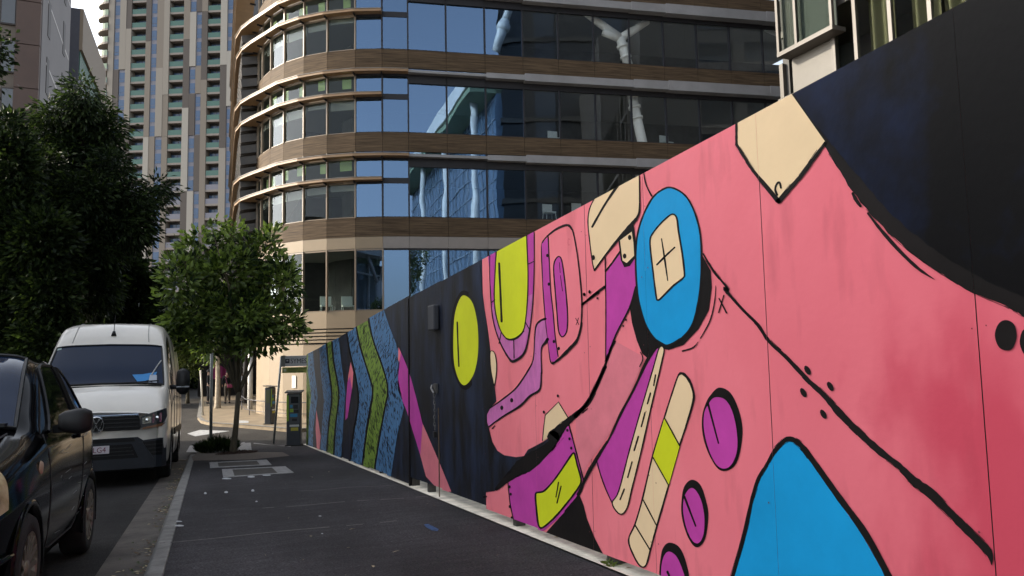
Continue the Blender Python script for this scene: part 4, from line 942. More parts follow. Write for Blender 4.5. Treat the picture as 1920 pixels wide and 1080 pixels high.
for k in range(4): q = pa + pd * (3 + k * 13) + pn * 1.2; MB().tube([q, q + Vector((0, 0, 24.6))], .34, 10).build('column', WHITES, pv, smooth=True)
for k in range(24): q = pa + pd * (1 + k * 1.85) + pn * .06; MB().beam(q, q + Vector((0, 0, 24.4)), .07, .07, up=(0, 1, 0)).build('mullion', MULG, pv)
for z in yr(2, 24, 1.85): MB().beam(pa + pn * .07 + Vector((0, 0, z)), pb + pn * .07 + Vector((0, 0, z)), .07, .07).build('transom', MULG, pv)

# ================================================================== residential tower far down the street
TD = 144.0
ax = Vector((cos(HEAD + radians(3.5)), -sin(HEAD + radians(3.5)), 0)); tn = Vector((-ax.y, ax.x, 0))   # along the facade, away from the viewer
f0 = Vector((sin(HEAD), cos(HEAD), 0))
TA = Vector((0, 0, 0)) + f0 * TD
if tn.dot(f0) < 0: tn = -tn
def ont(px, py):
    d = ray(px, py); t = (TA - EYE).dot(tn) / d.dot(tn); p = EYE + d * t; return (p - TA).dot(ax), p.z
su = lambda px: ont(px, 100)[0]
FLH = 2.99; ZT = ont(300, 1)[1]          # top of row 0
NR = 24; RTOP = -5
tower = thing('residential_tower', 'tall residential tower with teal glass balconies between beige and brown vertical strips', 'building', tuple(TA + ax * su(310)))
TMC = {'b': mat('tower_beige', (0.205, 0.182, 0.152), .7), 't': mat('tower_tan', (0.15, 0.126, 0.1), .7), 'd': mat('tower_brown', (0.06, 0.048, 0.04), .7), 'g': mat('tower_pale', (0.26, 0.24, 0.208), .7)}
TWF = mat('tower_window_frame', (.14, .14, .17), .6); TWG = mat('tower_window_glass', (.05, .09, .165), .1, spec=.35)
TEAL = mat('teal_balustrade', (.052, .115, .094), .2, spec=.3); TDK = mat('tower_recess', (.05, .05, .055), .8); TSL = mat('tower_slab', (.19, .165, .145), .7)
def tbox(s0, s1, z0, z1, d0, d1, mb=None):
    mb = mb or MB(); o = TA
    c = o + ax * ((s0 + s1) / 2) + tn * ((d0 + d1) / 2); c.z = (z0 + z1) / 2
    return mb.ob(c, ax * abs(s1 - s0) / 2, tn * abs(d1 - d0) / 2, (0, 0, abs(z1 - z0) / 2))
row = lambda k: ZT - FLH * k
XE_ = [203, 213.5, 224, 236, 246, 273, 283, 294, 307, 317.5, 344, 356, 367.5, 378, 389, 413.5, 426, 438, 446]
zbot = -4
core = tbox(su(203.6), su(446), zbot, row(RTOP), 1.6, 16); core.build('core_wall', TDK, tower)
COLS = {  # columns of strips: spans of (state, first row, last row)
 (203, 213.5): [('b', -5, 23)],
 (213.5, 224): [('W', -5, 4), ('d', 5, 8), ('W', 9, 13), ('t', 14, 23)],
 (224, 236): [('b', -5, 4), ('W', 5, 8), ('t', 9, 13), ('W', 14, 23)],
 (236, 246): [('d', -5, 1), ('b', 2, 8), ('d', 9, 12), ('t', 13, 23)],
 (273, 283): [('d', -5, 2), ('t', 3, 9), ('g', 10, 19), ('t', 20, 23)],
 (283, 294): [('W', -5, 9), ('t', 10, 23)],
 (294, 307): [('t', -5, 4), ('b', 5, 9), ('W', 10, 23)],
 (307, 317.5): [('b', -5, 6), ('t', 7, 9), ('t', 10, 23)],
 (344, 356): [('t', -5, 2), ('d', 3, 7), ('g', 8, 13), ('d', 14, 23)],
 (356, 367.5): [('W', -5, 0), ('g', 1, 4), ('W', 5, 6), ('d', 7, 9), ('W', 10, 13), ('g', 14, 23)],
 (367.5, 378): [('d', -5, 0), ('W', 1, 4), ('t', 5, 6), ('W', 7, 9), ('d', 10, 13), ('W', 14, 23)],
 (378, 389): [('t', -5, 0), ('d', 1, 5), ('t', 6, 16), ('d', 17, 23)],
 (413.5, 426): [('g', -5, 4), ('d', 5, 10), ('b', 11, 23)],
 (426, 438): [('W', -5, 3), ('g', 4, 7), ('W', 8, 15), ('t', 16, 23)],
 (438, 446): [('t', -5, 23)]}
wmesh = {}
for (xa, xb), spans in COLS.items():
    sa, sb = su(xa), su(xb)
    for s_, ra, rb_ in spans:
        if s_ != 'W':
            tbox(sa + .01, sb - .01, max(zbot, row(rb_ + 1)) + .02, row(ra) - .02, -.12 - (.05 if s_ in 'gb' else 0), 1.59).build('cladding_panel', TMC[s_], tower)
        else:
            for k in range(ra, rb_ + 1):
                z1 = row(k); fr = tbox(sa + .01, sb - .01, z1 - FLH, z1 - .62 * 0 - 0.0, .05, 1.59)
                fr = tbox(sa + .01, sb - .01, z1 - FLH + .004, z1 - .004, .06, 1.59).build('window', TWF, tower)
                tbox(sa + .12, sb - .12, z1 - FLH + .95, z1 - .65, .02, .055).build('pane', TWG, fr)
                tbox(sa + .12, sb - .12, z1 - FLH + .22, z1 - FLH + .86, .02, .055).build('pane', TWG, fr)
for xa, xb in ((246, 273), (317.5, 344), (389, 413.5)):
    sa, sb = su(xa) + .02, su(xb) - .02
    for k in range(RTOP, 23):
        z0 = row(k) - FLH
        sl_b = tbox(sa, sb, z0 - .22, z0 + .22, -.02, 1.58).build('balcony', TSL, tower)
        low = k > 12
        tbox(sa + .03, sb - .03, z0 + .225, z0 + 1.3, .0, .05).build('balustrade', TWF if low else TEAL, sl_b)
        o = R.choice((.15, .35, .5)); tbox(sa + o, sb - .25, z0 + .23, z0 + 2.25, 1.45, 1.58).build('door', TWG, sl_b)
        tbox(sa + o + (sb - sa) * .4, sa + o + (sb - sa) * .4 + .1, z0 + .24, z0 + 2.25, 1.38, 1.44).build('door_post', TWF, sl_b)
sa, sb = su(172), su(203)
for k in range(RTOP, 12):                # rounded end balconies
    z0 = row(k) - FLH; c = TA + ax * sb; c.z = 0
    def arc(r0_, r1_, za, zb):
        b = MB(); pts = []
        for j in range(9):
            t = j / 8 * pi / 2; pts.append((-(sb - sa) * sin(t), 2.6 - 3.0 * cos(t)))
        q = [c + ax * u * r1_ + tn * v for u, v in pts] + [c + tn * 3.0]
        return b.prism([Vector((p.x, p.y, za)) for p in q], (0, 0, zb - za))
    s_b = arc(1, 1.0, z0 - .2, z0 + .25).build('balcony', TSL, tower)
    b = MB(); 
    pts = [c + ax * (-(sb - sa) * .98 * sin(j / 8 * pi / 2)) + tn * (2.6 - 2.95 * cos(j / 8 * pi / 2)) for j in range(9)]
    for j in range(8):
        p, q = pts[j].copy(), pts[j + 1].copy(); p.z = q.z = z0 + .85; b.beam(p, q, .05, 1.15)
    b.build('balustrade', mat('green_balustrade', (.17, .23, .15), .3), s_b)
    tbox(su(178), su(202), z0 + .24, z0 + 2.4, 2.7, 2.9).build('door', TWG, s_b)
tbox(su(175), su(203.5), zbot, row(RTOP), 3.0, 16).build('core_wall', TDK, tower)

# ================================================================== buildings at the far left
LB = thing('brick_apartment_building', 'beige and brown apartment building at the left edge behind the trees', 'building', (-11.4, 62, ZF))
BR = mat('brown_panel', (.060, .036, .028), .7, var=.08, vs=.5); CRM = mat('cream_render', (.10, .082, .066), .75, var=.06, vs=.4); WHR = mat('pale_render', (.11, .10, .10), .7, var=.06, vs=.5)
xc = ony(75, 100, 62).x; xb_ = ony(28, 100, 62).x
MB().box(-24, xc - .1, 62.2, 74, ZF, 46).build('core_wall', CRM, LB)
zj = [ZF] + [ony(50, y, 62).z for y in (640, 600, 420, 253, 166, 84, 3, -80, -160)] 
for a, b2 in zip(zj[:-1], zj[1:]): MB().box(xb_, xc - .02, 61.9, 62.3, a + .03, b2 - .03).build('cladding_panel', BR, LB)
for k in range(-1, 8):
    for xp in (18, -22):
        p = ony(xp, 120 - k * 90 + 75, 62); f = MB().box(p.x - .6, p.x + .45, 62.05, 62.19, p.z - 1.25, p.z + 1.25).build('window', mat('brown_window', (.022, .015, .013), .6), LB)
        MB().box(p.x - .5, p.x + .35, 62.02, 62.045, p.z - 1.15, p.z + 1.15).build('pane', mat('dark_pane', (.03, .035, .04), .1, spec=.8), f)
xs = -11.4
MB().box(xc - .1, xc + .02, 62.3, 73.5, ZF, 46).build('side_wall', WHR, LB)
for k in range(0, 6):
    for j, y in enumerate((64.2, 70.3)):
        z = 8 + k * 4.6 + j * 1.0; MB().box(xc + .021, xc + .06, y, y + .9, z, z + 2.9).build('window', mat('brown_window', (.022, .015, .013), .6), LB)
for i, (y0, zz) in enumerate(((64, 34), (64, 29), (64, 24), (64, 20), (64, 15))):
    MB().prism([(xc + .02, y0, zz), (xc + .02, 73, zz - 1.2), (xc + .02, 73, zz - 1.0), (xc + .02, y0, zz + .2)], (.02, 0, 0)).build('ledge', mat('ledge_pale', (.33, .31, .30), .6), LB)  # no ledges: sloping pale strips painted for sun reflected on the side wall
NB = thing('navy_office_block', 'dark navy block with a tan framed side between the beige building and the tower', 'building', (-11.4, 80, ZF))
zt = ony(148, 16, 80).z; xn = ony(149, 60, 80).x
MB().box(-32, xn, 80, 96, ZF, zt).build('wall', mat('navy_cladding', (.03, .034, .05), .6, var=.1), NB)
TANF = mat('tan_frame', (.14, .11, .08), .7)
MB().box(xn + .01, xn + .3, 80, 97, zt - 4.2, zt + .02).build('frame', TANF, NB)
MB().box(xn + .01, xn + .3, 93.5, 97, ZF, zt - 4.21).build('frame', TANF, NB)
for k in range(7): MB().box(xn + .02, xn + .1, 80.2, 93.4, zt - 4.3 - 3.4 * (k + 1) + .9, zt - 4.3 - 3.4 * k).build('window', TEAL, NB)
fl = thing('low_building', 'low pale building closing the far end of the street', 'building', (0, 112, ZF))
MB().box(-20, 24, 112, 124, ZF, 7.5).build('wall', mat('low_wall', (.2, .18, .16), .7, var=.06, vs=.4), fl)
for x in yr(-18, 20, 3.1): MB().box(x, x + 1.7, 111.9, 112.05, 1.5, 4).build('window', TWF, fl)
MB().box(-20.4, 24.4, 111.6, 112.2, 7.4, 7.9).build('parapet', TSL, fl)

# ================================================================== trees and planting
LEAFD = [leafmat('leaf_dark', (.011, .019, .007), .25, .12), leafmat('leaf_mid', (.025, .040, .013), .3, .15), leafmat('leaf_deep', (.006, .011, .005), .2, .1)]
LEAFC = [leafmat('tree_leaf', (.050, .078, .017), .32, .3), leafmat('tree_leaf_light', (.14, .20, .05), .36, .35), leafmat('tree_leaf_dark', (.012, .026, .009), .25, .2)]  # leaf tones; the light one is brightened to stand for sunlit leaves
LEAFY = [leafmat('bush_leaf', (.10, .13, .03), .4), leafmat('bush_leaf_light', (.16, .18, .06), .4), leafmat('bush_leaf_dark', (.04, .06, .02), .3)]
BARK = mat('bark', (.075, .062, .038), .9, var=.4, vs=14, stretch=(1, 1, .25), bump=.6, bs=30)
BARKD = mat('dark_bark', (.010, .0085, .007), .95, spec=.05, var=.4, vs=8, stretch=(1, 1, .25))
def leaf(mb, p, d, s, wd, m, rnd):
    """one folded leaf from p along d"""
    d = d.normalized(); a = Vector((rnd.gauss(0, 1), rnd.gauss(0, 1), rnd.gauss(0, 1))); sx = d.cross(a)
    if sx.length < 1e-3: sx = Vector((1, 0, 0))
    sx.normalize(); n = sx.cross(d); k = len(mb.v); c = p + d * s * .5 + n * s * .06
    mb.v += [tuple(p), tuple(c + sx * wd), tuple(p + d * s), tuple(c - sx * wd)]
    mb.f += [(k, k + 1, k + 2), (k, k + 2, k + 3)]; mb.m += [m, m]
def tree(name, label, base, blobs, nclus, per, lsize, mats, rad, seed, trunk_top=None, bark=None, cr=.3, asp=.24, droop=-.25, forks=5, group='trees along the street', fill=.55, gap=0.0):
    rnd = random.Random(seed); bark = bark or BARK
    t = thing(name, label, 'tree', tuple(base), group); base = Vector(base)
    tops = [Vector(b[:3]) for b in blobs]
    cen = sum(tops, Vector()) / len(tops); zlow = min(b[2] - b[5] for b in blobs)
    vol = [b[3] * b[4] * b[5] for b in blobs]; tot = sum(vol)
    clus = []
    for b, v in zip(blobs, vol):
        for _ in range(max(3, int(nclus * v / tot))):
            while True:
                u = Vector((rnd.uniform(-1, 1), rnd.uniform(-1, 1), rnd.uniform(-1, 1)))
                if fill < u.length < 1 or (u.length < 1 and rnd.random() < .25): break
            c = Vector((b[0] + u.x * b[3], b[1] + u.y * b[4], b[2] + u.z * b[5]))
            if gap and noise.noise(c * 2.6) * .5 + .5 < gap: continue
            clus.append((c, u))
    # trunk with limbs to a sample of the leaf clusters
    mb = MB(); tt = trunk_top or Vector((base.x + (cen.x - base.x) * .5, base.y + (cen.y - base.y) * .5, zlow + (cen.z - zlow) * .35))
    mid = base.lerp(tt, .5) + Vector((rad * .15, rad * .1, 0))
    mb.tube([base - Vector((0, 0, .15)), base + Vector((0, 0, .12)), base.lerp(mid, .6), mid, tt], [rad * 1.35, rad * 1.05, rad * .92, rad * .85, rad * .7], 10)
    limbs = []
    for i in range(forks):
        g = tops[int(i * len(tops) / forks) % len(tops)]; q = tt.lerp(g, .55) + Vector((rnd.uniform(-.1, .1), rnd.uniform(-.1, .1), .1)) * (g - tt).length
        mb.tube([tt.lerp(base, .06), tt.lerp(q, .5) + Vector((0, 0, .04)), q, g], [rad * .5, rad * .4, rad * .3, rad * .12], 7); limbs += [q, g, tt.lerp(q, .6)]
    for c, u in clus[::max(1, len(clus) // 130)]:
        l = min(limbs, key=lambda q: (q - c).length); mb.tube([l, l.lerp(c, .5) + Vector((0, 0, .05)), c], [rad * .14, rad * .10, rad * .04], 4, caps=False)
    mb.build('trunk', bark, t, smooth=True)
    lv = MB()
    for c, u in clus:
        tone = rnd.choice((0, 0, 1, 1, 2)); out = (u.normalized() if u.length > .1 else Vector((0, 0, 1)))
        sz = rnd.uniform(.7, 1.25)
        for _ in range(per):
            o = Vector((rnd.gauss(0, .5), rnd.gauss(0, .5), rnd.gauss(0, .42))) * cr * sz
            d = out * .7 + o.normalized() * .9 + Vector((rnd.gauss(0, .35), rnd.gauss(0, .35), droop + rnd.gauss(0, .35)))
            s_ = lsize * rnd.uniform(.65, 1.25); leaf(lv, c + o, d, s_, s_ * asp, tone if rnd.random() < .8 else rnd.randrange(3), rnd)
    lv.build('crown', mats, t, kind='stuff')
    return t
def pblobs(lst, y, dep=1.0, spread=0):
    """picture ellipses (px, py, rx, ry) standing at street distance y"""
    out = []; rnd = random.Random(len(lst))
    for px, py, rx, ry in lst:
        c = ony(px, py, y + rnd.uniform(-spread, spread)); a = ony(px + rx, py, y); b2 = ony(px, py - ry, y); o = ony(px, py, y)
        kx = (a - o).length; out.append((c.x, c.y, c.z, kx, kx * dep, (b2 - o).length))
    return out
# the young street tree in its pit
tb_ = onground(437, 850); tb_.z = gz(tb_.y)
tree('street_tree', 'young broad-leaved street tree with a pale slim trunk in the footpath pit by the corner', tb_,
     pblobs([(430, 445, 34, 26), (378, 478, 44, 40), (484, 470, 38, 38), (335, 522, 36, 42), (430, 520, 62, 50), (520, 530, 40, 44), (362, 578, 52, 45), (450, 590, 66, 46), (532, 597, 32, 30), (392, 632, 52, 30), (486, 632, 42, 30), (330, 600, 26, 30), (548, 610, 18, 22), (396, 425, 16, 14), (482, 425, 18, 14), (334, 640, 18, 18), (450, 655, 26, 20), (378, 440, 14, 16), (345, 490, 16, 14), (505, 445, 12, 16), (540, 520, 14, 16), (555, 590, 12, 14), (312, 560, 14, 20)], tb_.y, .95, .35),
     760, 16, .175, LEAFC, .07, 3, trunk_top=ony(447, 735, tb_.y), cr=.19, asp=.23, droop=.10, forks=5, fill=.35, gap=.36)
# multi-stem look: extra stems springing from the fork
for ob_ in [o for o in bpy.data.objects if o.name.startswith('street_tree')]:
    st_ = MB()
    for q in ((425, 600), (440, 590), (462, 596), (480, 610), (500, 600), (410, 615)):
        a = ony(446, 742, tb_.y); b2 = ony(*q, tb_.y + R.uniform(-.3, .3)); st_.tube([a, a.lerp(b2, .5) + Vector(((b2.x - a.x) * .12, 0, .0)), b2], [.03, .024, .014], 7)
    st_.build('stem', BARK, ob_, smooth=True)
# dark trees across the street on the left
def gb(px, y): p = ony(px, 700, y); return Vector((p.x, y, gz(y)))
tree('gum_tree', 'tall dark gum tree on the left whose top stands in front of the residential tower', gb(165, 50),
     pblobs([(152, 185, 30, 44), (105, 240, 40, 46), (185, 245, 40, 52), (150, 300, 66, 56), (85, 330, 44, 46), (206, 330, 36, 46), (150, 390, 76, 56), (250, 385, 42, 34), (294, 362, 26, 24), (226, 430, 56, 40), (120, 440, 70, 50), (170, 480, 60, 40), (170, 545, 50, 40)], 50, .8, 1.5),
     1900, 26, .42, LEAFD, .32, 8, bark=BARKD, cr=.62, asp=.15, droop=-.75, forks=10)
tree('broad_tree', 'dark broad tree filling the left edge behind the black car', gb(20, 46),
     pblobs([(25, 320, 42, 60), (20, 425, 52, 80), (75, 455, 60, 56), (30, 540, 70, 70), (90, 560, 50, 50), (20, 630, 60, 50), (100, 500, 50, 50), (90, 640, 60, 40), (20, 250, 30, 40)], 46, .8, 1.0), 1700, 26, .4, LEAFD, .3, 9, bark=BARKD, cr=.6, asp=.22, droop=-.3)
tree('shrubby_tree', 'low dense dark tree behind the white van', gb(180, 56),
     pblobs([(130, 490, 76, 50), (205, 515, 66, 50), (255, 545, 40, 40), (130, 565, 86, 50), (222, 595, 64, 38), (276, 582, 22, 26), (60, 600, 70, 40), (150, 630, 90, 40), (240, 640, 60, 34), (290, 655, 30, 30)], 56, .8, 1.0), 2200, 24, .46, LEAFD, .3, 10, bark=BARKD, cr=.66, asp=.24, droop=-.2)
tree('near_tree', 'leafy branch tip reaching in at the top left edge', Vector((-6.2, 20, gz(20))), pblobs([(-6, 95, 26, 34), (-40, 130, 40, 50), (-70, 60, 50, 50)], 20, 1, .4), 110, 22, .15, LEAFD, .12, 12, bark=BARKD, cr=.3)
tree('corner_tree', 'slim pale-trunked tree on the sunny far pavement beyond the pole', Vector((ony(408, 762, 37).x, 37, ZF)),
     pblobs([(398, 640, 30, 40), (430, 610, 40, 40), (380, 600, 40, 40), (420, 560, 40, 30)], 38, 1, .6), 260, 22, .2, LEAFC, .13, 13, cr=.4, bark=mat('pale_bark', (.36, .30, .22), .85, var=.25, vs=6))
tree('sunlit_bush', 'sunlit yellow-green bush beside the van roof at the end of the street', Vector((ony(352, 740, 44).x, 44, ZF)),
     pblobs([(352, 668, 16, 22), (348, 695, 13, 18), (362, 650, 20, 20), (340, 640, 20, 26)], 44, 1, .4), 200, 22, .2, LEAFY, .09, 14, cr=.36)
tree('reflected_tree', 'leafy tree on the footpath behind the camera, seen only in the office windows', Vector((1.0, -13, gz(-13))),
     [(1.2, -13, 8.6, 1.9, 1.9, 2.2), (.4, -13.5, 7.2, 1.6, 1.6, 1.6), (2.2, -12.6, 10.2, 1.5, 1.5, 1.5), (1.6, -14, 11.2, 1.2, 1.2, 1.3)], 330, 18, .26, LEAFY, .14, 31, cr=.38)
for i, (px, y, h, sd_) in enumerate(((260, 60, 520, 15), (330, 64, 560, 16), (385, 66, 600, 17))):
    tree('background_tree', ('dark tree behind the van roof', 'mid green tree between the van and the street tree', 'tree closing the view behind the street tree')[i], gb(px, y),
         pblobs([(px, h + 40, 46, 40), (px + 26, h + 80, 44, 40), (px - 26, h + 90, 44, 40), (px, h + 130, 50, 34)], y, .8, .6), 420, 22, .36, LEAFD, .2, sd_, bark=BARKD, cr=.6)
# clipped grassy shrub at the foot of the pole
sb_ = thing('planter_shrub', 'low tufty dark shrub at the foot of the grey pole', 'shrub', (.28, 18.7, gz(18.7)), None)
lv = MB(); rnd = random.Random(4)
for i in range(1500):
    a = rnd.uniform(0, 6.3); r = sqrt(rnd.random()); p = Vector((.22 + .42 * r * cos(a), 18.55 + .4 * r * sin(a), gz(18.6) + rnd.uniform(0, .30) * (1 - r * .6)))
    leaf(lv, p, Vector((cos(a) * r + rnd.gauss(0, .3), sin(a) * r + rnd.gauss(0, .3), 1.0)), rnd.uniform(.10, .22), .012, rnd.choice((0, 0, 1, 2)), rnd)
lv.build('leaves', LEAFD, sb_, kind='stuff')
mlch = MB(); rnd = random.Random(6)
for i in range(900):
    a = rnd.uniform(0, 6.3); r = sqrt(rnd.random()); q = Vector((tb_.x + .42 * r * cos(a) + .08, tb_.y - .12 + .34 * r * sin(a), gz(tb_.y) + .01 + .05 * (1 - r) * rnd.random()))
    leaf(mlch, q, Vector((rnd.gauss(0, 1), rnd.gauss(0, 1), .3)), .05, .016, 0, rnd)
mlch.build('mulch', mat('mulch', (.05, .03, .022), .95, var=.4, vs=20), kind='stuff')

# ================================================================== street furniture
METAL = mat('grey_pole', (.26, .27, .26), .45, .5, var=.1, vs=6)
def pole(name, label, px0, py0, px1, py1, r, y=None, parent=None, mt=None):
    b = onground(px0, py0); b.z = gz(b.y) if y is None else gz(y)
    if y is not None: b = ony(px0, py0, y); b.z = ZF
    tp = ony(px1, py1, b.y)
    t = thing(name, label, 'pole', tuple(b)); m_ = MB().tube([b, tp], r, 10); m_.build('shaft', mt or METAL, t, smooth=True)
    MB().tube([tp, tp + (tp - b).normalized() * .012], r * 1.12, 10).build('cap', METAL, t); MB().tube([b, b + Vector((0, 0, .02))], r * 1.8, 12).build('base_plate', METAL, t)
    return t
pole('sign_pole', 'bare galvanised pole standing in the shrub bed beside the street tree', 395, 846, 397, 661, .036)
pole('marker_post', 'thin leaning white post on the far pavement left of the people', 381, 768, 376, 694, .035, 33, mt=mat('post_white', (.5, .48, .42), .6))
# street sign on a leaning post
sp = onflat(513, 832, gz(20)); sp = ony(513, 832, 19.6); tp = ony(527.5, 668, 19.6)
sign = thing('street_name_sign', 'white Symes Street name blade above a green plate on a leaning grey post', 'street sign', tuple(sp))
MB().tube([sp, tp], .028, 10).build('post', METAL, sign, smooth=True)
fw = Vector((rgt.x, rgt.y, 0)).normalized(); fn = Vector((fw.y, -fw.x, 0))     # blade faces the footpath
def blade(y0, y1, x0, x1, m, name):
    a = ony(x0, y0, 19.55); b2 = ony(x0, y1, 19.55); h = (a.z - b2.z); L_ = .95
    c = Vector((a.x, 19.52, (a.z + b2.z) / 2)) + fw * (L_ / 2)
    o = MB().ob(c, fw * L_ / 2, fn * .012, (0, 0, h / 2)).build(name, m, sign, bevel=.004); return c, h, L_, o
def put_text(txt, size, c, h, L_, dx, dz, m, parent):
    me = text_mesh(txt, size); o0 = c - fw * (L_ / 2 - dx) + fn * .0145 + Vector((0, 0, dz)); org = ORG[parent.name]
    M4 = Matrix((fw * .86, Vector((0, 0, 1)), fn)).transposed().to_4x4(); M4.translation = o0 - org
    me.transform(M4); me.materials.append(m); return link('lettering', me, parent)
SW = mat('sign_white', (.50, .51, .54), .5, var=.06); SG = mat('sign_green', (.26, .29, .07), .5); INK = mat('sign_ink', (.02, .02, .035), .6); INKG = mat('sign_ink_green', (.05, .09, .03), .6)
c, h, L_, o = blade(667.5, 687, 527, 0, SW, 'name_plate')
MB().ob(c - fw * (L_ / 2 - .055) + fn * .0, fw * .05, fn * .02, (0, 0, h / 2 + .012)).build('bracket', METAL, sign)
MB().ob(c - fw * (L_ / 2 - .165) + fn * .013, fw * .055, fn * .001, (0, 0, .055)).build('emblem', INK, sign)
MB().ob(c - fw * (L_ / 2 - .165) + fn * .0145 + Vector((0, 0, .012)), fw * .022, fn * .0008, (0, 0, .018)).build('emblem_mark', SW, sign)
put_text('SYMES ST', .175, c, h, L_, .245, -.06, INK, sign)
c, h, L_, o = blade(689, 699.5, 529, 0, SG, 'traffic_area_plate')
MB().ob(c - fw * (L_ / 2 - .075) + fn * .013, fw * .035, fn * .001, (0, 0, .035)).build('symbol', mat('sign_pale', (.5, .52, .4), .5), sign)
put_text('BRISBANE CENTRAL', .072, c, h, L_, .15, .012, INKG, sign); put_text('TRAFFIC AREA', .072, c, h, L_, .15, -.062, INKG, sign)
# pay stations
def pay_station(loc, rz, label):
    t = thing('pay_station', label, 'parking meter', tuple(loc), 'parking pay stations', local=True, rot=(0, 0, rz))
    gm_ = mat('meter_grey', (.055, .06, .068), .42, .3, var=.08, vs=5); lm = mat('meter_light_grey', (.085, .09, .096), .42, .2)
    MB().box(-.17, .17, -.12, .12, 0, 1.30).build('body', gm_, t, bevel=.02)
    MB().add([(-.21, -.17, 1.31), (.21, -.17, 1.31), (.21, .17, 1.345), (-.21, .17, 1.345), (-.21, -.17, 1.335), (.21, -.17, 1.335), (.21, .17, 1.37), (-.21, .17, 1.37)], [(0, 3, 2, 1), (4, 5, 6, 7), (0, 1, 5, 4), (1, 2, 6, 5), (2, 3, 7, 6), (3, 0, 4, 7)]).build('cap', gm_, t)
    MB().box(-.20, .20, -.14, .14, -.02, .035).build('plinth', mat('plinth_black', (.02, .02, .02), .7), t)
    MB().box(-.165, -.115, -.126, -.12, .62, 1.26).build('stripe', mat('meter_lime', (.25, .42, .03), .4), t)
    f = MB().box(-.10, .155, -.13, -.12, .55, 1.27).build('face_plate', lm, t)
    for (x0, x1, z0, z1, nm, mm) in ((-.06, .12, 1.06, 1.22, 'screen', mat('meter_screen', (.02, .022, .025), .15)), (-.085, -.02, .95, 1.02, 'label', mat('meter_blue', (.03, .22, .42), .5)), (.0, .11, .92, 1.02, 'keypad', mat('meter_black', (.015, .015, .015), .4)),
                                      (-.085, .0, .84, .92, 'label', mat('meter_lime', (.25, .42, .03), .4)), (.01, .13, .82, .90, 'card_slot', mat('meter_black', (.015, .015, .015), .4)), (-.08, .10, .72, .80, 'label', mat('meter_blue', (.03, .22, .42), .5)), (-.03, .09, .62, .68, 'coin_tray', mat('meter_black', (.015, .015, .015), .4))):
        MB().box(x0, x1, -.136, -.1302, z0, z1).build(nm, mm, f)
    MB().box(-.09, .14, -.128, -.12, .48, .53).build('label', mat('label_white', (.6, .6, .58), .5), t); MB().box(-.06, .12, -.128, -.12, .38, .46).build('label', mat('meter_yellow', (.5, .42, .05), .5), t)
    MB().add([(-.176, -.08, 1.2), (-.176, .06, 1.2), (-.176, .06, .75), (-.176, -.08, .75)], [(0, 1, 2, 3)]).build('side_label', mat('meter_dark_label', (.05, .06, .03), .5), t)
    return t
q = onground(559, 836); pay_station((2.0, 18.98, gz(18.98)), radians(-16), 'grey pay station with a lime stripe at the striped end of the hoarding')
q = onflat(506, 795, ZF); t2 = pay_station((q.x, q.y, ZF), radians(58), 'grey pay station alone on the far sunny pavement')
# white notice on the beige wall
for px, y0, y1 in ((551, 705, 727),):
    i = 10; A = PLAN[i]; n = nrm2(i); nn = Vector((n.x, n.y, 0)); d = ray(px, 716); t = (Vector((A.x, A.y, 0)) + nn * .02 - EYE).dot(nn) / d.dot(nn); p = EYE + d * t
    tag(MB().ob(p, Vector((-n.y, n.x, 0)) * .11, nn * .006, (0, 0, .24)).build('wall_notice', mat('notice_white', (.62, .60, .56), .6)), 'white notice fixed to the beige ground floor wall', 'notice')
# low rail along the far wall
rl = thing('hand_rail', 'thin dark rail along the foot of the beige wall behind the pay stations', 'rail', (2.2, 30, ZF))
pr = [onflat(x, 790, ZF) for x in (470, 500, 560, 600)]; pr = [PLAN[i] + vn(i) * .45 for i in (5, 7, 8, 9, 10, 11, 12, 13, 14)]
MB().tube([(p.x, p.y, ZF + .62) for p in pr], .02, 6).build('bar', INK, rl)
for p in pr[::2]: MB().tube([(p.x, p.y, ZF), (p.x, p.y, ZF + .62)], .018, 6).build('post', INK, rl)
MB().tube([(p.x, p.y, ZF + .2) for p in pr], .012, 6).build('bar', INK, rl)

# ================================================================== vehicles
def pchip(xs, ys):
    n = len(xs); h = [xs[i + 1] - xs[i] for i in range(n - 1)]; dl = [(ys[i + 1] - ys[i]) / h[i] for i in range(n - 1)]; m_ = [0.0] * n
    m_[0] = dl[0]; m_[-1] = dl[-1]
    for i in range(1, n - 1):
        if dl[i - 1] * dl[i] > 0:
            w1, w2 = 2 * h[i] + h[i - 1], h[i] + 2 * h[i - 1]; m_[i] = (w1 + w2) / (w1 / dl[i - 1] + w2 / dl[i])
    def f(x):
        x = min(max(x, xs[0]), xs[-1]); i = 0
        while i < n - 2 and x > xs[i + 1]: i += 1
        t = (x - xs[i]) / h[i]
        return ys[i] * (1 + 2 * t) * (1 - t) ** 2 + h[i] * m_[i] * t * (1 - t) ** 2 + ys[i + 1] * t * t * (3 - 2 * t) + h[i] * m_[i + 1] * t * t * (t - 1)
    return f
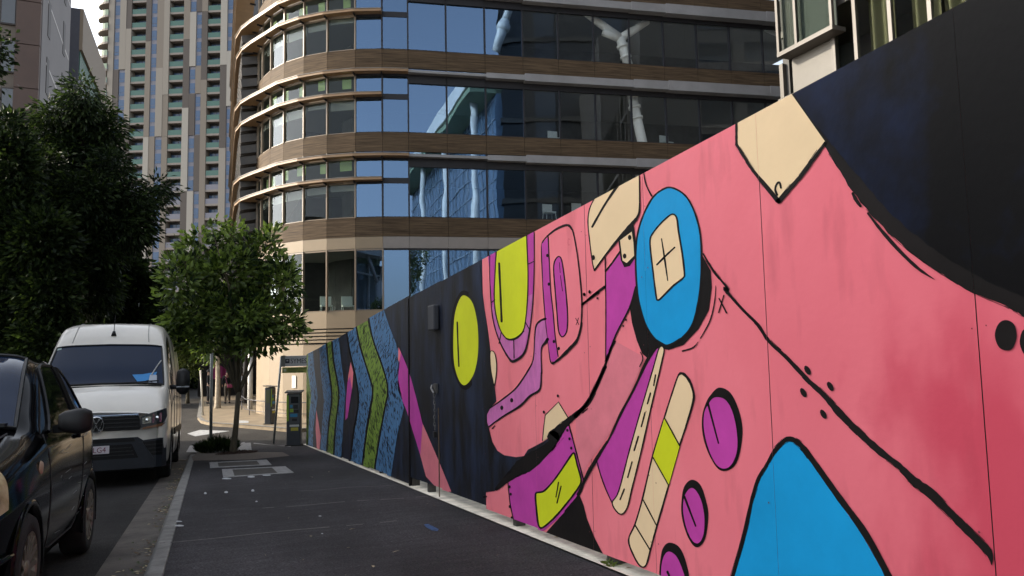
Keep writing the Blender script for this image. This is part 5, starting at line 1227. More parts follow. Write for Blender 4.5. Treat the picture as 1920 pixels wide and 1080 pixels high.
class Body:
    """lofted vehicle shell: stations along y, half profile points from the sill up to the roof centre"""
    def __init__(s, st):
        ys = [a[0] for a in st]; K = len(st[0][1]); s.K = K; s.y0, s.y1 = ys[0], ys[-1]
        s.fx = [pchip(ys, [a[1][k][0] for a in st]) for k in range(K)]; s.fz = [pchip(ys, [a[1][k][1] for a in st]) for k in range(K)]
    def pt(s, y, u, side=1):
        u = min(max(u, 0), s.K - 1); px = [f(y) for f in s.fx]; pz = [f(y) for f in s.fz]; ks = list(range(s.K))
        return Vector((side * pchip(ks, px)(u), y, pchip(ks, pz)(u)))
    def prof(s, y):
        px = [f(y) for f in s.fx]; pz = [f(y) for f in s.fz]; ks = list(range(s.K)); return pchip(ks, px), pchip(ks, pz)
    def shell(s, ys, us, skip=None, off=0.0, cap0=True, cap1=True):
        b = MB(); rows = []
        full = [(u, -1) for u in us] + [(u, 1) for u in us[::-1][1:]] if us[-1] >= s.K - 1.001 else None
        for y in ys:
            fx, fz = s.prof(y)
            rows.append([Vector((sd * fx(u), y, fz(u))) for u, sd in (full or [(u, 1) for u in us])])
        n = len(rows[0]); b.v = [tuple(p) for r in rows for p in r]
        for i in range(len(rows) - 1):
            for j in range(n - 1):
                q = (i * n + j, i * n + j + 1, (i + 1) * n + j + 1, (i + 1) * n + j)
                c = sum((Vector(b.v[k]) for k in q), Vector()) / 4
                if skip and skip(c): continue
                b.f.append(q[::-1] if not full else q); b.m.append(0)
        if full and cap0: b.f.append(tuple(range(n))); b.m.append(0)
        if full and cap1: b.f.append(tuple(range((len(rows) - 1) * n, len(rows) * n))[::-1]); b.m.append(0)
        return b
    def normal(s, y, u, side):
        e_ = .02; a = s.pt(min(y + e_, s.y1), u, side) - s.pt(max(y - e_, s.y0), u, side); b = s.pt(y, min(u + e_, s.K - 1), side) - s.pt(y, u - e_, side)
        n = a.cross(b).normalized(); return n if n.dot(Vector((side, 0, .4))) > 0 else -n
    def patch(s, yfun, u0, u1, side, off, ny=10, nu=8):
        """sheet lying just proud of the shell; yfun(t, v) gives y, u between u0 and u1"""
        b = MB()
        for i in range(ny + 1):
            for j in range(nu + 1):
                v = j / nu; u = u0 + (u1 - u0) * v; y = yfun(i / ny, v); p = s.pt(y, u, side) + s.normal(y, u, side) * off; b.v.append(tuple(p))
        for i in range(ny):
            for j in range(nu):
                k = i * (nu + 1) + j; q = (k, k + 1, k + nu + 2, k + nu + 1); b.f.append(q if side < 0 else q[::-1]); b.m.append(0)
        return b
TYRE = mat('tyre', (.014, .014, .014), .85, bump=.2, bs=60); CHROME = mat('chrome', (.75, .76, .78), .12, 1.0); BLKP = mat('black_plastic', (.0045, .0048, .0055), .5, spec=.3, var=.2, vs=8)
DGL = mat('vehicle_glass', (.003, .004, .006), .06, spec=.18); LENS = glass('lamp_lens', (.85, .88, .9), (1, 1, 1), .06); LINER = mat('wheel_well', (.008, .008, .008), .95)
def wheel(parent, c, r, wd, rim_m, spokes=5, side=1):
    c = Vector(c); x1 = side * wd / 2
    w_ = MB().lathe([(r * .62, -wd / 2), (r * .93, -wd / 2), (r, -wd * .36), (r, wd * .36), (r * .93, wd / 2), (r * .67, wd / 2 - .004), (r * .64, wd / 2 - .03)], c, 'x', 36).build('wheel', TYRE, parent, smooth=True)
    rm = MB(); xo = x1 - side * .022
    rm.lathe([(r * .67, xo + side * .02), (r * .63, xo + side * .012), (r * .60, xo - side * .05), (r * .58, xo - side * .12)], c, 'x', 36)
    for k in range(spokes):
        a = 2 * pi * k / spokes + .3; d = Vector((0, cos(a), sin(a))); t_ = Vector((0, -sin(a), cos(a)))
        for o in (-.16, .16):
            p0 = c + Vector((xo - side * .01, 0, 0)) + d * r * .12 + t_ * o * r * .25; p1 = c + Vector((xo + side * .006, 0, 0)) + d * r * .62 + t_ * o * r * .9
            rm.beam(p0, p1, .028 if spokes > 6 else .034, .03, up=(1, 0, 0))
    rm.lathe([(r * .17, xo - .02), (r * .17, xo + side * .012), (r * .12, xo + side * .02), (.001, xo + side * .022)], c, 'x', 20)
    rm.build('rim', rim_m, w_, smooth=False)
    MB().lathe([(r * .56, xo - side * .10), (.001, xo - side * .10)], c, 'x', 24).build('brake', mat('brake_dark', (.05, .045, .04), .6, .5), w_)
    return w_
def arch(parent, c, r, x, side, m, wd=.035, proud=.012):
    b = MB(); n = 22; a0, a1 = -.25, pi + .25
    for i in range(n + 1):
        a = a0 + (a1 - a0) * i / n
        for rr_, xx in ((r + wd, x), (r + wd * .7, x + side * proud), (r - .005, x + side * proud), (r - .01, x - side * .05)): b.v.append((xx, c[1] + rr_ * cos(a), c[2] + rr_ * sin(a)))
    for i in range(n):
        for j in range(3): k = i * 4 + j; b.f.append((k, k + 4, k + 5, k + 1)); b.m.append(0)
    b.build('wheel_arch', m, parent, smooth=True)
    l = MB(); 
    for i in range(n + 1):
        a = a0 + (a1 - a0) * i / n
        l.v += [(x + side * .004, c[1] + (r + .01) * cos(a), c[2] + (r + .01) * sin(a)), (x - side * .32, c[1] + (r + .01) * cos(a), c[2] + (r + .01) * sin(a))]
    for i in range(n): l.f.append((2 * i, 2 * i + 1, 2 * i + 3, 2 * i + 2)); l.m.append(0)
    l.build('wheel_well', LINER, parent)
SL = -atan(G)
# ---------------------------------------------------------------- white van
VX, VY = -1.60, 12.95
van = thing('van', 'white high-roofed delivery van parked facing the camera at the kerb', 'van', (VX, VY, gz(VY) - .118), None, local=True, rot=(SL, 0, 0)); van.scale = (1, 1, 1.09)
VW = mat('van_white', (.60, .565, .50), .28, var=.04, vs=2, spec=.5, coat=.5)
vst = [(0.00, [(0, .36), (.78, .36), (.83, .46), (.845, .62), (.85, .78), (.845, .92), (.80, 1.00), (.6, 1.04), (0, 1.07)]),
       (0.05, [(0, .30), (.87, .30), (.915, .44), (.93, .62), (.93, .80), (.92, .97), (.86, 1.05), (.6, 1.09), (0, 1.12)]),
       (0.20, [(0, .28), (.94, .28), (.975, .44), (.99, .65), (.985, .86), (.955, 1.06), (.88, 1.155), (.6, 1.20), (0, 1.23)]),
       (0.45, [(0, .28), (.96, .28), (1.0, .45), (1.01, .72), (1.005, .98), (.965, 1.20), (.88, 1.30), (.6, 1.345), (0, 1.37)]),
       (0.72, [(0, .28), (.97, .28), (1.01, .46), (1.02, .78), (1.015, 1.08), (.975, 1.33), (.91, 1.42), (.6, 1.455), (0, 1.47)]),
       (1.05, [(0, .28), (.97, .28), (1.01, .48), (1.02, .82), (1.015, 1.15), (.95, 1.62), (.88, 1.74), (.6, 1.77), (0, 1.785)]),
       (1.45, [(0, .28), (.97, .28), (1.01, .50), (1.02, .85), (1.015, 1.22), (.905, 1.95), (.83, 2.10), (.6, 2.135), (0, 2.15)]),
       (1.62, [(0, .28), (.97, .28), (1.01, .50), (1.02, .85), (1.015, 1.24), (.885, 2.10), (.80, 2.26), (.58, 2.30), (0, 2.315)]),
       (2.00, [(0, .28), (.97, .28), (1.01, .50), (1.02, .88), (1.012, 1.28), (.87, 2.28), (.77, 2.46), (.56, 2.51), (0, 2.53)]),
       (2.60, [(0, .28), (.97, .28), (1.01, .50), (1.02, .88), (1.012, 1.30), (.88, 2.32), (.77, 2.52), (.56, 2.575), (0, 2.59)]),
       (5.90, [(0, .28), (.97, .28), (1.01, .50), (1.02, .88), (1.012, 1.30), (.88, 2.32), (.77, 2.52), (.56, 2.575), (0, 2.59)]),
       (6.00, [(0, .40), (.94, .40), (.98, .55), (.99, .88), (.98, 1.30), (.85, 2.26), (.73, 2.46), (.54, 2.52), (0, 2.53)])]
VB = Body(vst); VA = [(1.22, .34), (4.85, .34)]
vskip = lambda c: abs(c.x) > .8 and any(hypot(c.y - ay, c.z - az_) < .44 for ay, az_ in VA)
yv_ = [0, .02, .05, .1, .15, .2, .28, .36, .45, .55, .65, .72] + yr(.80, 2.0, .06) + yr(2.08, 6, .09)
us_ = [0, .5, .9, 1, 1.15] + [1.3 + .14 * i for i in range(48) if 1.3 + .14 * i < 7.9] + [8]
VB.shell(yv_, us_, vskip).build('body', VW, van, smooth=True)
# windscreen, side glass
ws = MB(); ny, nu = 14, 24
for i in range(ny + 1):
    y = .755 + (1.43 - .755) * i / ny; fx, fz = VB.prof(y); xm = .895 - .085 * i / ny
    for j in range(nu + 1):
        x = -xm + 2 * xm * j / nu; lo_, hi_ = 5.0, 8.0
        for _ in range(30):
            md = (lo_ + hi_) / 2
            if fx(md) > abs(x): lo_ = md
            else: hi_ = md
        ws.v.append((x, y - .008, fz((lo_ + hi_) / 2) + .010))
for i in range(ny):
    for j in range(nu): k = i * (nu + 1) + j; ws.f.append((k, k + 1, k + nu + 2, k + nu + 1)); ws.m.append(0)
WSG = mat('windscreen_glass', (.005, .014, .038), .05, spec=.22)
wsc = ws.build('windscreen', WSG, van, smooth=True)
rimw = MB(); P_ = lambda i, j: Vector(ws.v[i * (nu + 1) + j]) + Vector((0, -.004, .004))
loop = [P_(0, j) for j in range(nu + 1)] + [P_(i, nu) for i in range(1, ny + 1)] + [P_(ny, j) for j in range(nu - 1, -1, -1)] + [P_(i, 0) for i in range(ny - 1, -1, -1)]
rimw.tube(loop, .014, 5, caps=False); rimw.build('seal', BLKP, wsc)
wp = MB(); a = P_(0, 3); b2 = P_(2, 13); wp.tube([a + Vector((0, -.02, .0)), (a + b2) / 2 + Vector((0, -.02, -.03)), b2 + Vector((0, -.015, -.05))], .006, 5); a = P_(0, 15); b2 = P_(1, 23); wp.tube([a + Vector((0, -.02, 0)), b2 + Vector((0, -.012, .012))], .009, 5)
wp.build('wiper', BLKP, van)
MB().beam((-.86, .735, 1.452), (.86, .735, 1.452), .07, .03).build('cowl', BLKP, van)
# papers on the dash, seen through the lower right of the screen
def onscreen(x, t): i = t * ny; j = (x / (.895 - .085 * t) + 1) / 2 * nu; i0, j0 = int(min(i, ny - 1)), int(min(j, nu - 1)); p = Vector(ws.v[i0 * (nu + 1) + j0]); return p.lerp(Vector(ws.v[(i0 + 1) * (nu + 1) + j0]), i - i0).lerp(Vector(ws.v[i0 * (nu + 1) + j0 + 1]), (j - j0) * .9)
def decal(pts, m, name, o=.003): return MB().sheet([onscreen(x, t) + Vector((0, -o, o)) for x, t in pts], nrm=(0, -1, .6)).build(name, m, wsc)
decal([(.50, .07), (.74, .13), (.78, .30), (.56, .25), (.40, .22)], mat('blue_paper', (.02, .20, .50), .6), 'blue_paper')
decal([(.66, .03), (.79, .03), (.78, .22), (.67, .22)], mat('grey_tag', (.34, .38, .44), .6), 'parking_tag', .005)
decal([(.68, .05), (.72, .05), (.72, .11), (.68, .11)], INK, 'tag_print', .007)
MB().tube([onscreen(.70, .22) + Vector((0, -.008, .008)), onscreen(.78, .48) + Vector((0, -.01, .01)), onscreen(.83, .60) + Vector((0, -.01, .01))], .010, 6).build('cord', mat('grey_cord', (.35, .36, .36), .6), wsc)
decal([(-.83, .93), (-.74, .93), (-.74, .98), (-.83, .98)], mat('tag_pale', (.3, .4, .38), .6), 'sticker')
# front mask pieces: polygons in (x, z) laid on the rounded nose
def nose_y(x):
    pts = [(0, 0), (.80, 0), (.845, 0), (.93, .05), (.985, .2), (1.005, .45), (1.02, .72)]; x = abs(x)
    for (a, ya_), (b_, yb2) in zip(pts[:-1], pts[1:]):
        if x <= b_: return ya_ + (yb2 - ya_) * (x - a) / (b_ - a)
    return .72
def mask(poly, o, th, m, name, parent=van, bev=.006, rows=1):
    """poly in (x,z), subdivided in x so that it wraps the corner"""
    xs = sorted(set([p[0] for p in poly] + [x for x in (-.97, -.93, -.89, -.845, -.8, .8, .845, .89, .93, .97) if min(p[0] for p in poly) < x < max(p[0] for p in poly)]))
    b = MB()
    for x0, x1 in zip(xs[:-1], xs[1:]):
        c = clip(clip(poly, 0, x0, True), 0, x1, False)
        d = [c[0]] if c else []
        for p in c[1:]:
            if hypot(p[0] - d[-1][0], p[1] - d[-1][1]) > 1e-5: d.append(p)
        if len(d) > 2 and hypot(d[0][0] - d[-1][0], d[0][1] - d[-1][1]) < 1e-5: d.pop()
        if len(d) < 3: continue
        f_ = [(x, nose_y(x) - o, z) for x, z in d]; b.prism(f_, (0, th, 0))
    return b.build(name, m, parent)
GRB = mat('grille_black', (.003, .003, .0036), .5, spec=.2)
mask([(-.60, .80), (.60, .80), (.64, .86), (.58, 1.0), (-.58, 1.0), (-.64, .86)], .012, .03, GRB, 'grille')
for z in (.845, .905, .96): MB().box(-.58, .58, -.028, -.012, z - .011, z + .011).build('grille_bar', BLKP, van, bevel=.004)
MB().box(-.585, .585, -.030, -.01, 1.003, 1.028).build('chrome_strip', mat('chrome_blue', (.55, .66, .82), .15, 1.0), van, bevel=.004)
em = MB(); cz = .895
em.tube([(.105 * cos(t), -.040, cz + .105 * sin(t)) for t in [i * pi / 16 for i in range(33)]], .013, 6, caps=False)
def bar2(x0, z0, x1, z1): em.beam((x0, -.040, cz + z0), (x1, -.040, cz + z1), .016, .026, up=(0, 1, 0))
bar2(-.048, .088, -.002, .012); bar2(.048, .088, .002, .012)
bar2(-.086, .050, -.040, -.085); bar2(-.040, -.085, 0, -.004); bar2(.086, .050, .040, -.085); bar2(.040, -.085, 0, -.004)
MB().lathe([(.10, -.030), (.001, -.030)], (0, 0, cz), 'y', 28).build('emblem_back', GRB, van)
em.build('emblem', CHROME, van)
for s_ in (-1, 1):
    sx = lambda L_: [(s_ * x, z) for x, z in L_]
    hl = mask(sx([(.63, .82), (.60, .90), (.62, .985), (.70, 1.015), (.86, 1.06), (.975, 1.095), (.985, .98), (.95, .89), (.90, .85)]), .014, .03, mat('headlamp_housing', (.02, .021, .024), .3), 'headlight')
    for x0, x1, z0, z1 in ((.64, .765, .875, .985), (.785, .915, .885, 1.03)):
        MB().prism([(s_ * x, nose_y(x) - .016, z) for x, z in ((x0, z0), (x1, z0 + .012), (x1, z1), (x0, z1 - .02))], (0, -.006, 0)).build('reflector', mat('lamp_chrome', (.55, .53, .46), .18, 1.0, var=.5, vs=40), hl)
        MB().lathe([(.028, -.012), (.02, -.02), (.001, -.022)], (s_ * (x0 + x1) / 2, nose_y((x0 + x1) / 2) - .012, (z0 + z1) / 2), 'y', 14).build('bulb', CHROME, hl)
    mask(sx([(.63, .80), (.92, .835), (.97, .885), (.93, .875), (.66, .83)]), .018, .02, mat('amber_lamp', (.16, .07, .03), .3), 'indicator')
mask([(-.985, .25), (.985, .25), (.985, .66), (.90, .665), (.66, .645), (.58, .695), (-.58, .695), (-.66, .645), (-.90, .665), (-.985, .66)], .014, .06, mat('bumper_plastic', (.0085, .011, .016), .5, spec=.3, var=.15, vs=5), 'bumper')
mask([(-.55, .635), (.55, .635), (.52, .685), (-.52, .685)], .017, .02, GRB, 'air_slot')
mask([(-.60, .40), (.60, .40), (.50, .60), (-.50, .60)], .017, .02, GRB, 'lower_grille')
for z in (.45, .50, .55): MB().box(-.55 + (z - .4) * .4, .55 - (z - .4) * .4, -.028, -.015, z - .007, z + .007).build('grille_bar', BLKP, van)
for s_ in (-1, 1):
    mask([(s_ * .64, .62), (s_ * .94, .635), (s_ * .94, .42), (s_ * .80, .42)], .017, .02, GRB, 'fog_intake')
    for z in (.575, .52, .465): mask([(s_ * (.66 + (.6 - z) * .8), z - .012), (s_ * .935, z - .006), (s_ * .935, z + .012), (s_ * (.66 + (.6 - z) * .8), z + .008)], .026, .014, BLKP, 'intake_bar')
    mask([(s_ * .60, .62), (s_ * .645, .62), (s_ * .82, .37), (s_ * .775, .37)], .030, .02, mat('bumper_plastic', (.0055, .007, .010), .5), 'bumper_blade')
pl = MB().box(-.19, .19, -.034, -.020, .485, .595).build('number_plate', mat('plate_white', (.46, .42, .45), .5), van, bevel=.004)
me = text_mesh('LG4', .105, .001); M4 = Matrix(((1, 0, 0, -.035), (0, 0, -1, -.0355), (0, 1, 0, .505), (0, 0, 0, 1))); me.transform(M4); me.materials.append(mat('plate_maroon', (.12, .012, .03), .6)); link('lettering', me, pl)
# door glass and seams, mirrors, mouldings, aerial
VB.patch(lambda t, v: 1.02 + .30 * v + (1.98 - (1.02 + .30 * v)) * t, 4.25, 5.15, 1, .004).build('side_window', DGL, van, smooth=True)
VB.patch(lambda t, v: 1.02 + .30 * v + (1.98 - (1.02 + .30 * v)) * t, 4.25, 5.15, -1, .004).build('side_window', DGL, van, smooth=True)
seam = mat('panel_gap', (.03, .03, .03), .8)
for y in (.80, 2.08, 3.2, 3.24, 5.0):
    b = MB(); b.tube([VB.pt(y + (.0 if y > 1 else 0), u, 1) + Vector((.001, 0, 0)) for u in [1.4 + .2 * i for i in range(20)] if 1.4 + .2 * i < 5.3], .006, 4); b.build('door_seam', seam, van)
b = MB(); b.tube([VB.pt(y, 4.0, 1) + Vector((.001, 0, 0)) for y in yr(.8, 5.9, .2)], .006, 4); b.build('door_seam', seam, van)
b = MB()
for y in yr(2.0, 5.6, .4): b.beam(VB.pt(y, 2.55, 1) + Vector((.005, 0, 0)), VB.pt(y + .38, 2.55, 1) + Vector((.005, 0, 0)), .03, .10)
b.build('side_moulding', BLKP, van)
for s_ in (1, -1):
    mr = MB(); mr.tube([(s_ * .98, .98, 1.42), (s_ * 1.22, .96, 1.42)], .035, 8)
    mr_ = mr.build('mirror_arm', BLKP, van, smooth=True)
    q = MB(); q.tube([(s_ * 1.19, .955, 1.30), (s_ * 1.19, .955, 1.36), (s_ * 1.19, .955, 1.50), (s_ * 1.19, .96, 1.66), (s_ * 1.19, .97, 1.70)], [.05, .105, .115, .105, .05], 14, sx=1.0); q.build('mirror_shell', BLKP, mr_, smooth=True)
    MB().tube([(s_ * 1.09, .86, 1.415), (s_ * 1.29, .86, 1.415)], .016, 6).build('mirror_trim', mat('mirror_trim', (.16, .17, .18), .3), mr_)
MB().tube([VB.pt(1.62, 8, 1) + Vector((.02, 0, -.01)), VB.pt(1.62, 8, 1) + Vector((.02, .01, .07))], [.045, .02], 10).build('aerial_base', BLKP, van, smooth=True)
MB().tube([VB.pt(1.62, 8, 1) + Vector((.02, .01, .06)), VB.pt(1.62, 8, 1) + Vector((.03, .05, .34))], .006, 6).build('aerial', BLKP, van)
for s_ in (-1, 1): MB().tube([VB.pt(y, 7.0, s_) + Vector((0, 0, .004)) for y in yr(1.5, 3, .1)], .008, 4).build('roof_seam', mat('seam_grey', (.35, .34, .32), .6), van)
for ay, az_ in VA:
    for s_ in (-1, 1): arch(van, (0, ay, az_), .42, s_ * 1.012, s_, BLKP); wheel(van, (s_ * .90, ay, az_), .335, .225, mat('steel_rim', (.30, .30, .31), .4, .7), 6, s_)
MB().box(-.80, .80, .10, 5.9, .22, .30).build('underbody', LINER, van)

# ---------------------------------------------------------------- black hatchback
CX, CY = -1.84, 4.10
car = thing('hatchback', 'small black three-door hatchback with scuffed doors nearest the camera at the kerb', 'car', (CX, CY, gz(CY) - .118), None, local=True, rot=(SL, 0, 0)); car.scale = (1.1, 1.1, 1.1)
CB = mat('car_black', (.0016, .0017, .0022), .10, spec=.15, var=.3, vs=3)
ct = lambda hx, hz, bx, bz, rx, rz, zc: [(0, .20), (.66, .20), (.765, .27), (.81, .45), (.825, .63), (.815, bz - .04), (bx, bz), (hx, hz), (rx, rz), (0, zc)]
cst = [(0.00, [(0, .26), (.45, .26), (.52, .32), (.54, .42), (.54, .52), (.53, .60), (.50, .64), (.42, .66), (.3, .67), (0, .68)]),
       (0.10, [(0, .20), (.58, .20), (.66, .29), (.69, .42), (.69, .55), (.675, .66), (.63, .70), (.55, .725), (.38, .74), (0, .75)]),
       (0.30, [(0, .18), (.66, .18), (.755, .28), (.785, .43), (.785, .58), (.765, .71), (.71, .77), (.60, .805), (.4, .825), (0, .84)]),
       (0.80, [(0, .18), (.68, .18), (.785, .28), (.82, .45), (.825, .63), (.80, .80), (.745, .875), (.62, .915), (.4, .94), (0, .955)]),
       (1.12, [(0, .18), (.68, .18), (.785, .28), (.82, .45), (.828, .64), (.81, .83), (.765, .92), (.68, .975), (.45, 1.005), (0, 1.02)]),
       (1.32, [(0, .18), (.68, .18), (.785, .28), (.82, .45), (.83, .65), (.815, .85), (.775, .95), (.665, 1.10), (.45, 1.15), (0, 1.165)]),
       (1.70, [(0, .18), (.68, .18), (.785, .28), (.82, .45), (.83, .66), (.82, .87), (.785, .96), (.63, 1.33), (.50, 1.40), (0, 1.425)]),
       (1.98, [(0, .18), (.68, .18), (.785, .28), (.82, .45), (.83, .67), (.82, .885), (.785, .97), (.605, 1.42), (.48, 1.475), (0, 1.495)]),
       (2.42, [(0, .18), (.68, .18), (.785, .28), (.82, .46), (.83, .68), (.82, .905), (.785, .985), (.60, 1.43), (.48, 1.485), (0, 1.505)]),
       (2.84, [(0, .18), (.68, .20), (.785, .30), (.82, .47), (.83, .70), (.82, .925), (.775, 1.005), (.59, 1.385), (.47, 1.44), (0, 1.46)]),
       (3.09, [(0, .22), (.66, .24), (.765, .33), (.80, .48), (.81, .71), (.795, .93), (.745, 1.02), (.585, 1.28), (.46, 1.33), (0, 1.35)]),
       (3.27, [(0, .26), (.62, .28), (.725, .36), (.76, .50), (.765, .70), (.74, .90), (.69, .98), (.57, 1.06), (.44, 1.10), (0, 1.12)]),
       (3.38, [(0, .32), (.55, .34), (.64, .40), (.67, .52), (.67, .66), (.65, .80), (.61, .86), (.5, .89), (.4, .90), (0, .91)])]
BC = Body(cst); CA = [(.80, .285), (2.91, .285)]
cskip = lambda c: abs(c.x) > .58 and any(hypot(c.y - ay, c.z - az_) < .335 for ay, az_ in CA)
uc = [0, .5, 1, 1.3] + [1.5 + .125 * i for i in range(60) if 1.5 + .125 * i < 8.9] + [9]
BC.shell(yr(0, .3, .025) + yr(.34, 3.09, .045) + yr(3.11, 3.38, .03), uc, cskip).build('body', CB, car, smooth=True)
cw = MB(); ny2, nu2 = 10, 20
for i in range(ny2 + 1):
    y = 1.16 + (1.86 - 1.16) * i / ny2; fx, fz = BC.prof(y); xm = .66 - .10 * i / ny2
    for j in range(nu2 + 1):
        x = -xm + 2 * xm * j / nu2; lo_, hi_ = 6.0, 9.0
        for _ in range(30):
            md = (lo_ + hi_) / 2
            if fx(md) > abs(x): lo_ = md
            else: hi_ = md
        cw.v.append((x, y - .006, fz((lo_ + hi_) / 2) + .008))
for i in range(ny2):
    for j in range(nu2): k = i * (nu2 + 1) + j; cw.f.append((k, k + 1, k + nu2 + 2, k + nu2 + 1)); cw.m.append(0)
cws = cw.build('windscreen', WSG, car, smooth=True)
Q_ = lambda i, j: Vector(cw.v[i * (nu2 + 1) + j]) + Vector((0, -.003, .004))
loop = [Q_(0, j) for j in range(nu2 + 1)] + [Q_(i, nu2) for i in range(1, ny2 + 1)] + [Q_(ny2, j) for j in range(nu2 - 1, -1, -1)] + [Q_(i, 0) for i in range(ny2 - 1, -1, -1)]
MB().tube(loop, .013, 5, caps=False).build('seal', BLKP, cws)
MB().beam((-.62, 1.13, 1.03), (.62, 1.13, 1.03), .07, .02).build('cowl', BLKP, car)
for s_ in (1, -1):
    g1 = BC.patch(lambda t, v: 1.42 + .42 * v + (2.38 - .05 * v - (1.42 + .42 * v)) * t, 6.12, 6.93, s_, .004, 14, 8).build('side_window', DGL, car, smooth=True)
    g2 = BC.patch(lambda t, v: 2.46 - .04 * v + (3.02 - .16 * v - (2.46 - .04 * v)) * t, 6.12, 6.90, s_, .004, 10, 8).build('quarter_window', DGL, car, smooth=True)
    for (ya_, yb2, na) in ((1.42, 2.52, 0), (2.60, 3.28, 1)):
        f_ = (lambda t, v: 1.42 + .42 * v + (2.38 - .05 * v - (1.42 + .42 * v)) * t) if na == 0 else (lambda t, v: 2.46 - .04 * v + (3.02 - .16 * v - (2.46 - .04 * v)) * t)
        lp = [(t / 8, 0) for t in range(9)] + [(1, v / 6) for v in range(1, 7)] + [(t / 8, 1) for t in range(7, -1, -1)] + [(0, v / 6) for v in range(5, -1, -1)]
        pts = []
        for t, v in lp: u = 6.12 + (.81 if na == 0 else .78) * v; y = f_(t, v); pts.append(BC.pt(y, u, s_) + BC.normal(y, u, s_) * .005)
        MB().tube(pts, .012, 5, caps=False).build('window_trim', BLKP, car)
    def sline(pts, r=.006, m=seam, nm='door_seam'): MB().tube([BC.pt(y, u, s_) + BC.normal(y, u, s_) * .001 for y, u in pts], r, 4).build(nm, m, car)
    sline([(1.30, 6.1), (1.26, 5), (1.27, 4), (1.30, 3), (1.36, 2.2), (1.5, 2.02), (2.3, 2.0)]); sline([(2.42, 6.1), (2.45, 5), (2.46, 4), (2.42, 3), (2.36, 2.3), (2.3, 2.0)])
    sline([(.28, 6.6), (.6, 7.0), (.9, 7.2), (1.1, 7.3)], .007, seam, 'bonnet_seam')
    hd = MB(); a = BC.pt(2.27, 5.3, s_); hd.box(a.x + (0 if s_ > 0 else -.03), a.x + (.03 if s_ > 0 else 0), 2.18, 2.36, a.z - .02, a.z + .02); hd.build('handle', CB, car, bevel=.008)
    sg = MB(); a = BC.pt(1.03, 4.75, s_); sg.lathe([(.001, s_ * .014), (.03, s_ * .010), (.04, 0)], a, 'x', 16); sg.build('side_indicator', mat('old_lens', (.40, .30, .22), .35), car, smooth=True)
    # mirror
    am = MB().beam((s_ * .80, 1.50, .985), (s_ * .90, 1.46, 1.0), .06, .05).build('mirror_arm', BLKP, car)
    q = MB(); 
    secs = [(.83, .05, .045), (.86, .085, .065), (.93, .095, .078), (.965, .09, .078), (1.0, .065, .06), (1.01, .03, .03)]
    k0 = len(q.v); n = 16
    for x, ry_, rz_ in secs:
        for j in range(n):
            t = 2 * pi * j / n; cc, ss = cos(t), sin(t); q.v.append((s_ * x, 1.43 + ry_ * .75 * math.copysign(abs(cc) ** .6, cc), 1.03 + rz_ * math.copysign(abs(ss) ** .6, ss)))
    for i in range(len(secs) - 1):
        for j in range(n): q.f.append((i * n + j, i * n + (j + 1) % n, (i + 1) * n + (j + 1) % n, (i + 1) * n + j)); q.m.append(0)
    q.f += [tuple(range(n)), tuple(range((len(secs) - 1) * n, len(secs) * n))]; q.m += [0, 0]
    q.build('mirror_shell', mat('mirror_black', (.008, .008, .009), .5, spec=.3), am, smooth=True)
    # headlight: tall yellowed lens wrapping the corner
    hl = BC.patch(lambda t, v: .045 + .03 * v + (.40 + .10 * v - .045) * t, 4.3, 6.75, s_, .010, 14, 14).build('headlight', mat('yellowed_lens', (.40, .30, .14), .18, spec=.7, var=.35, vs=9, c2=(.55, .45, .26)), car, smooth=True)
    for ay, az_ in CA: arch(car, (0, ay, az_), .33, s_ * .815, s_, CB, .03, .014); wheel(car, (s_ * .742, ay, az_), .285, .175, mat('bronze_rim', (.30, .265, .215), .35, .75, var=.25, vs=12), 7, s_)
# bumper lip, lower grille, plate
b = MB(); 
for z, o, r in ((.40, .012, .016), (.27, .02, .02)): b.tube([BC.pt(y, 2.9 if z > .3 else 1.8, s2) + BC.normal(y, 2.9 if z > .3 else 1.8, s2) * o for s2, ys2 in ((-1, yr(.45, .0, .05)), (1, yr(.0, .45, .05))) for y in ys2], r, 6)
b.build('bumper_lip', CB, car, smooth=True)
MB().box(-.42, .42, -.012, .02, .30, .42).build('lower_grille', GRB, car); MB().box(-.2, .2, -.02, -.005, .46, .57).build('number_plate', mat('plate_white', (.46, .42, .45), .5), car)
# scrapes along the door
sc = MB(); rs = random.Random(3)
for i in range(26):
    y, u = rs.uniform(1.5, 3.0), rs.uniform(2.4, 5.2); l = rs.uniform(.03, .22); du = rs.uniform(-.3, .3); n_ = 3
    sc.tube([BC.pt(y + l * k / n_, u + du * k / n_ * .4, 1) + Vector((.0015, 0, 0)) for k in range(n_ + 1)], rs.uniform(.0008, .002), 3, caps=False)
sc.build('scratch', mat('scratch_grey', (.16, .165, .16), .6), car, kind='stuff')
MB().box(-.6, .6, .15, 3.2, .14, .22).build('underbody', LINER, car)

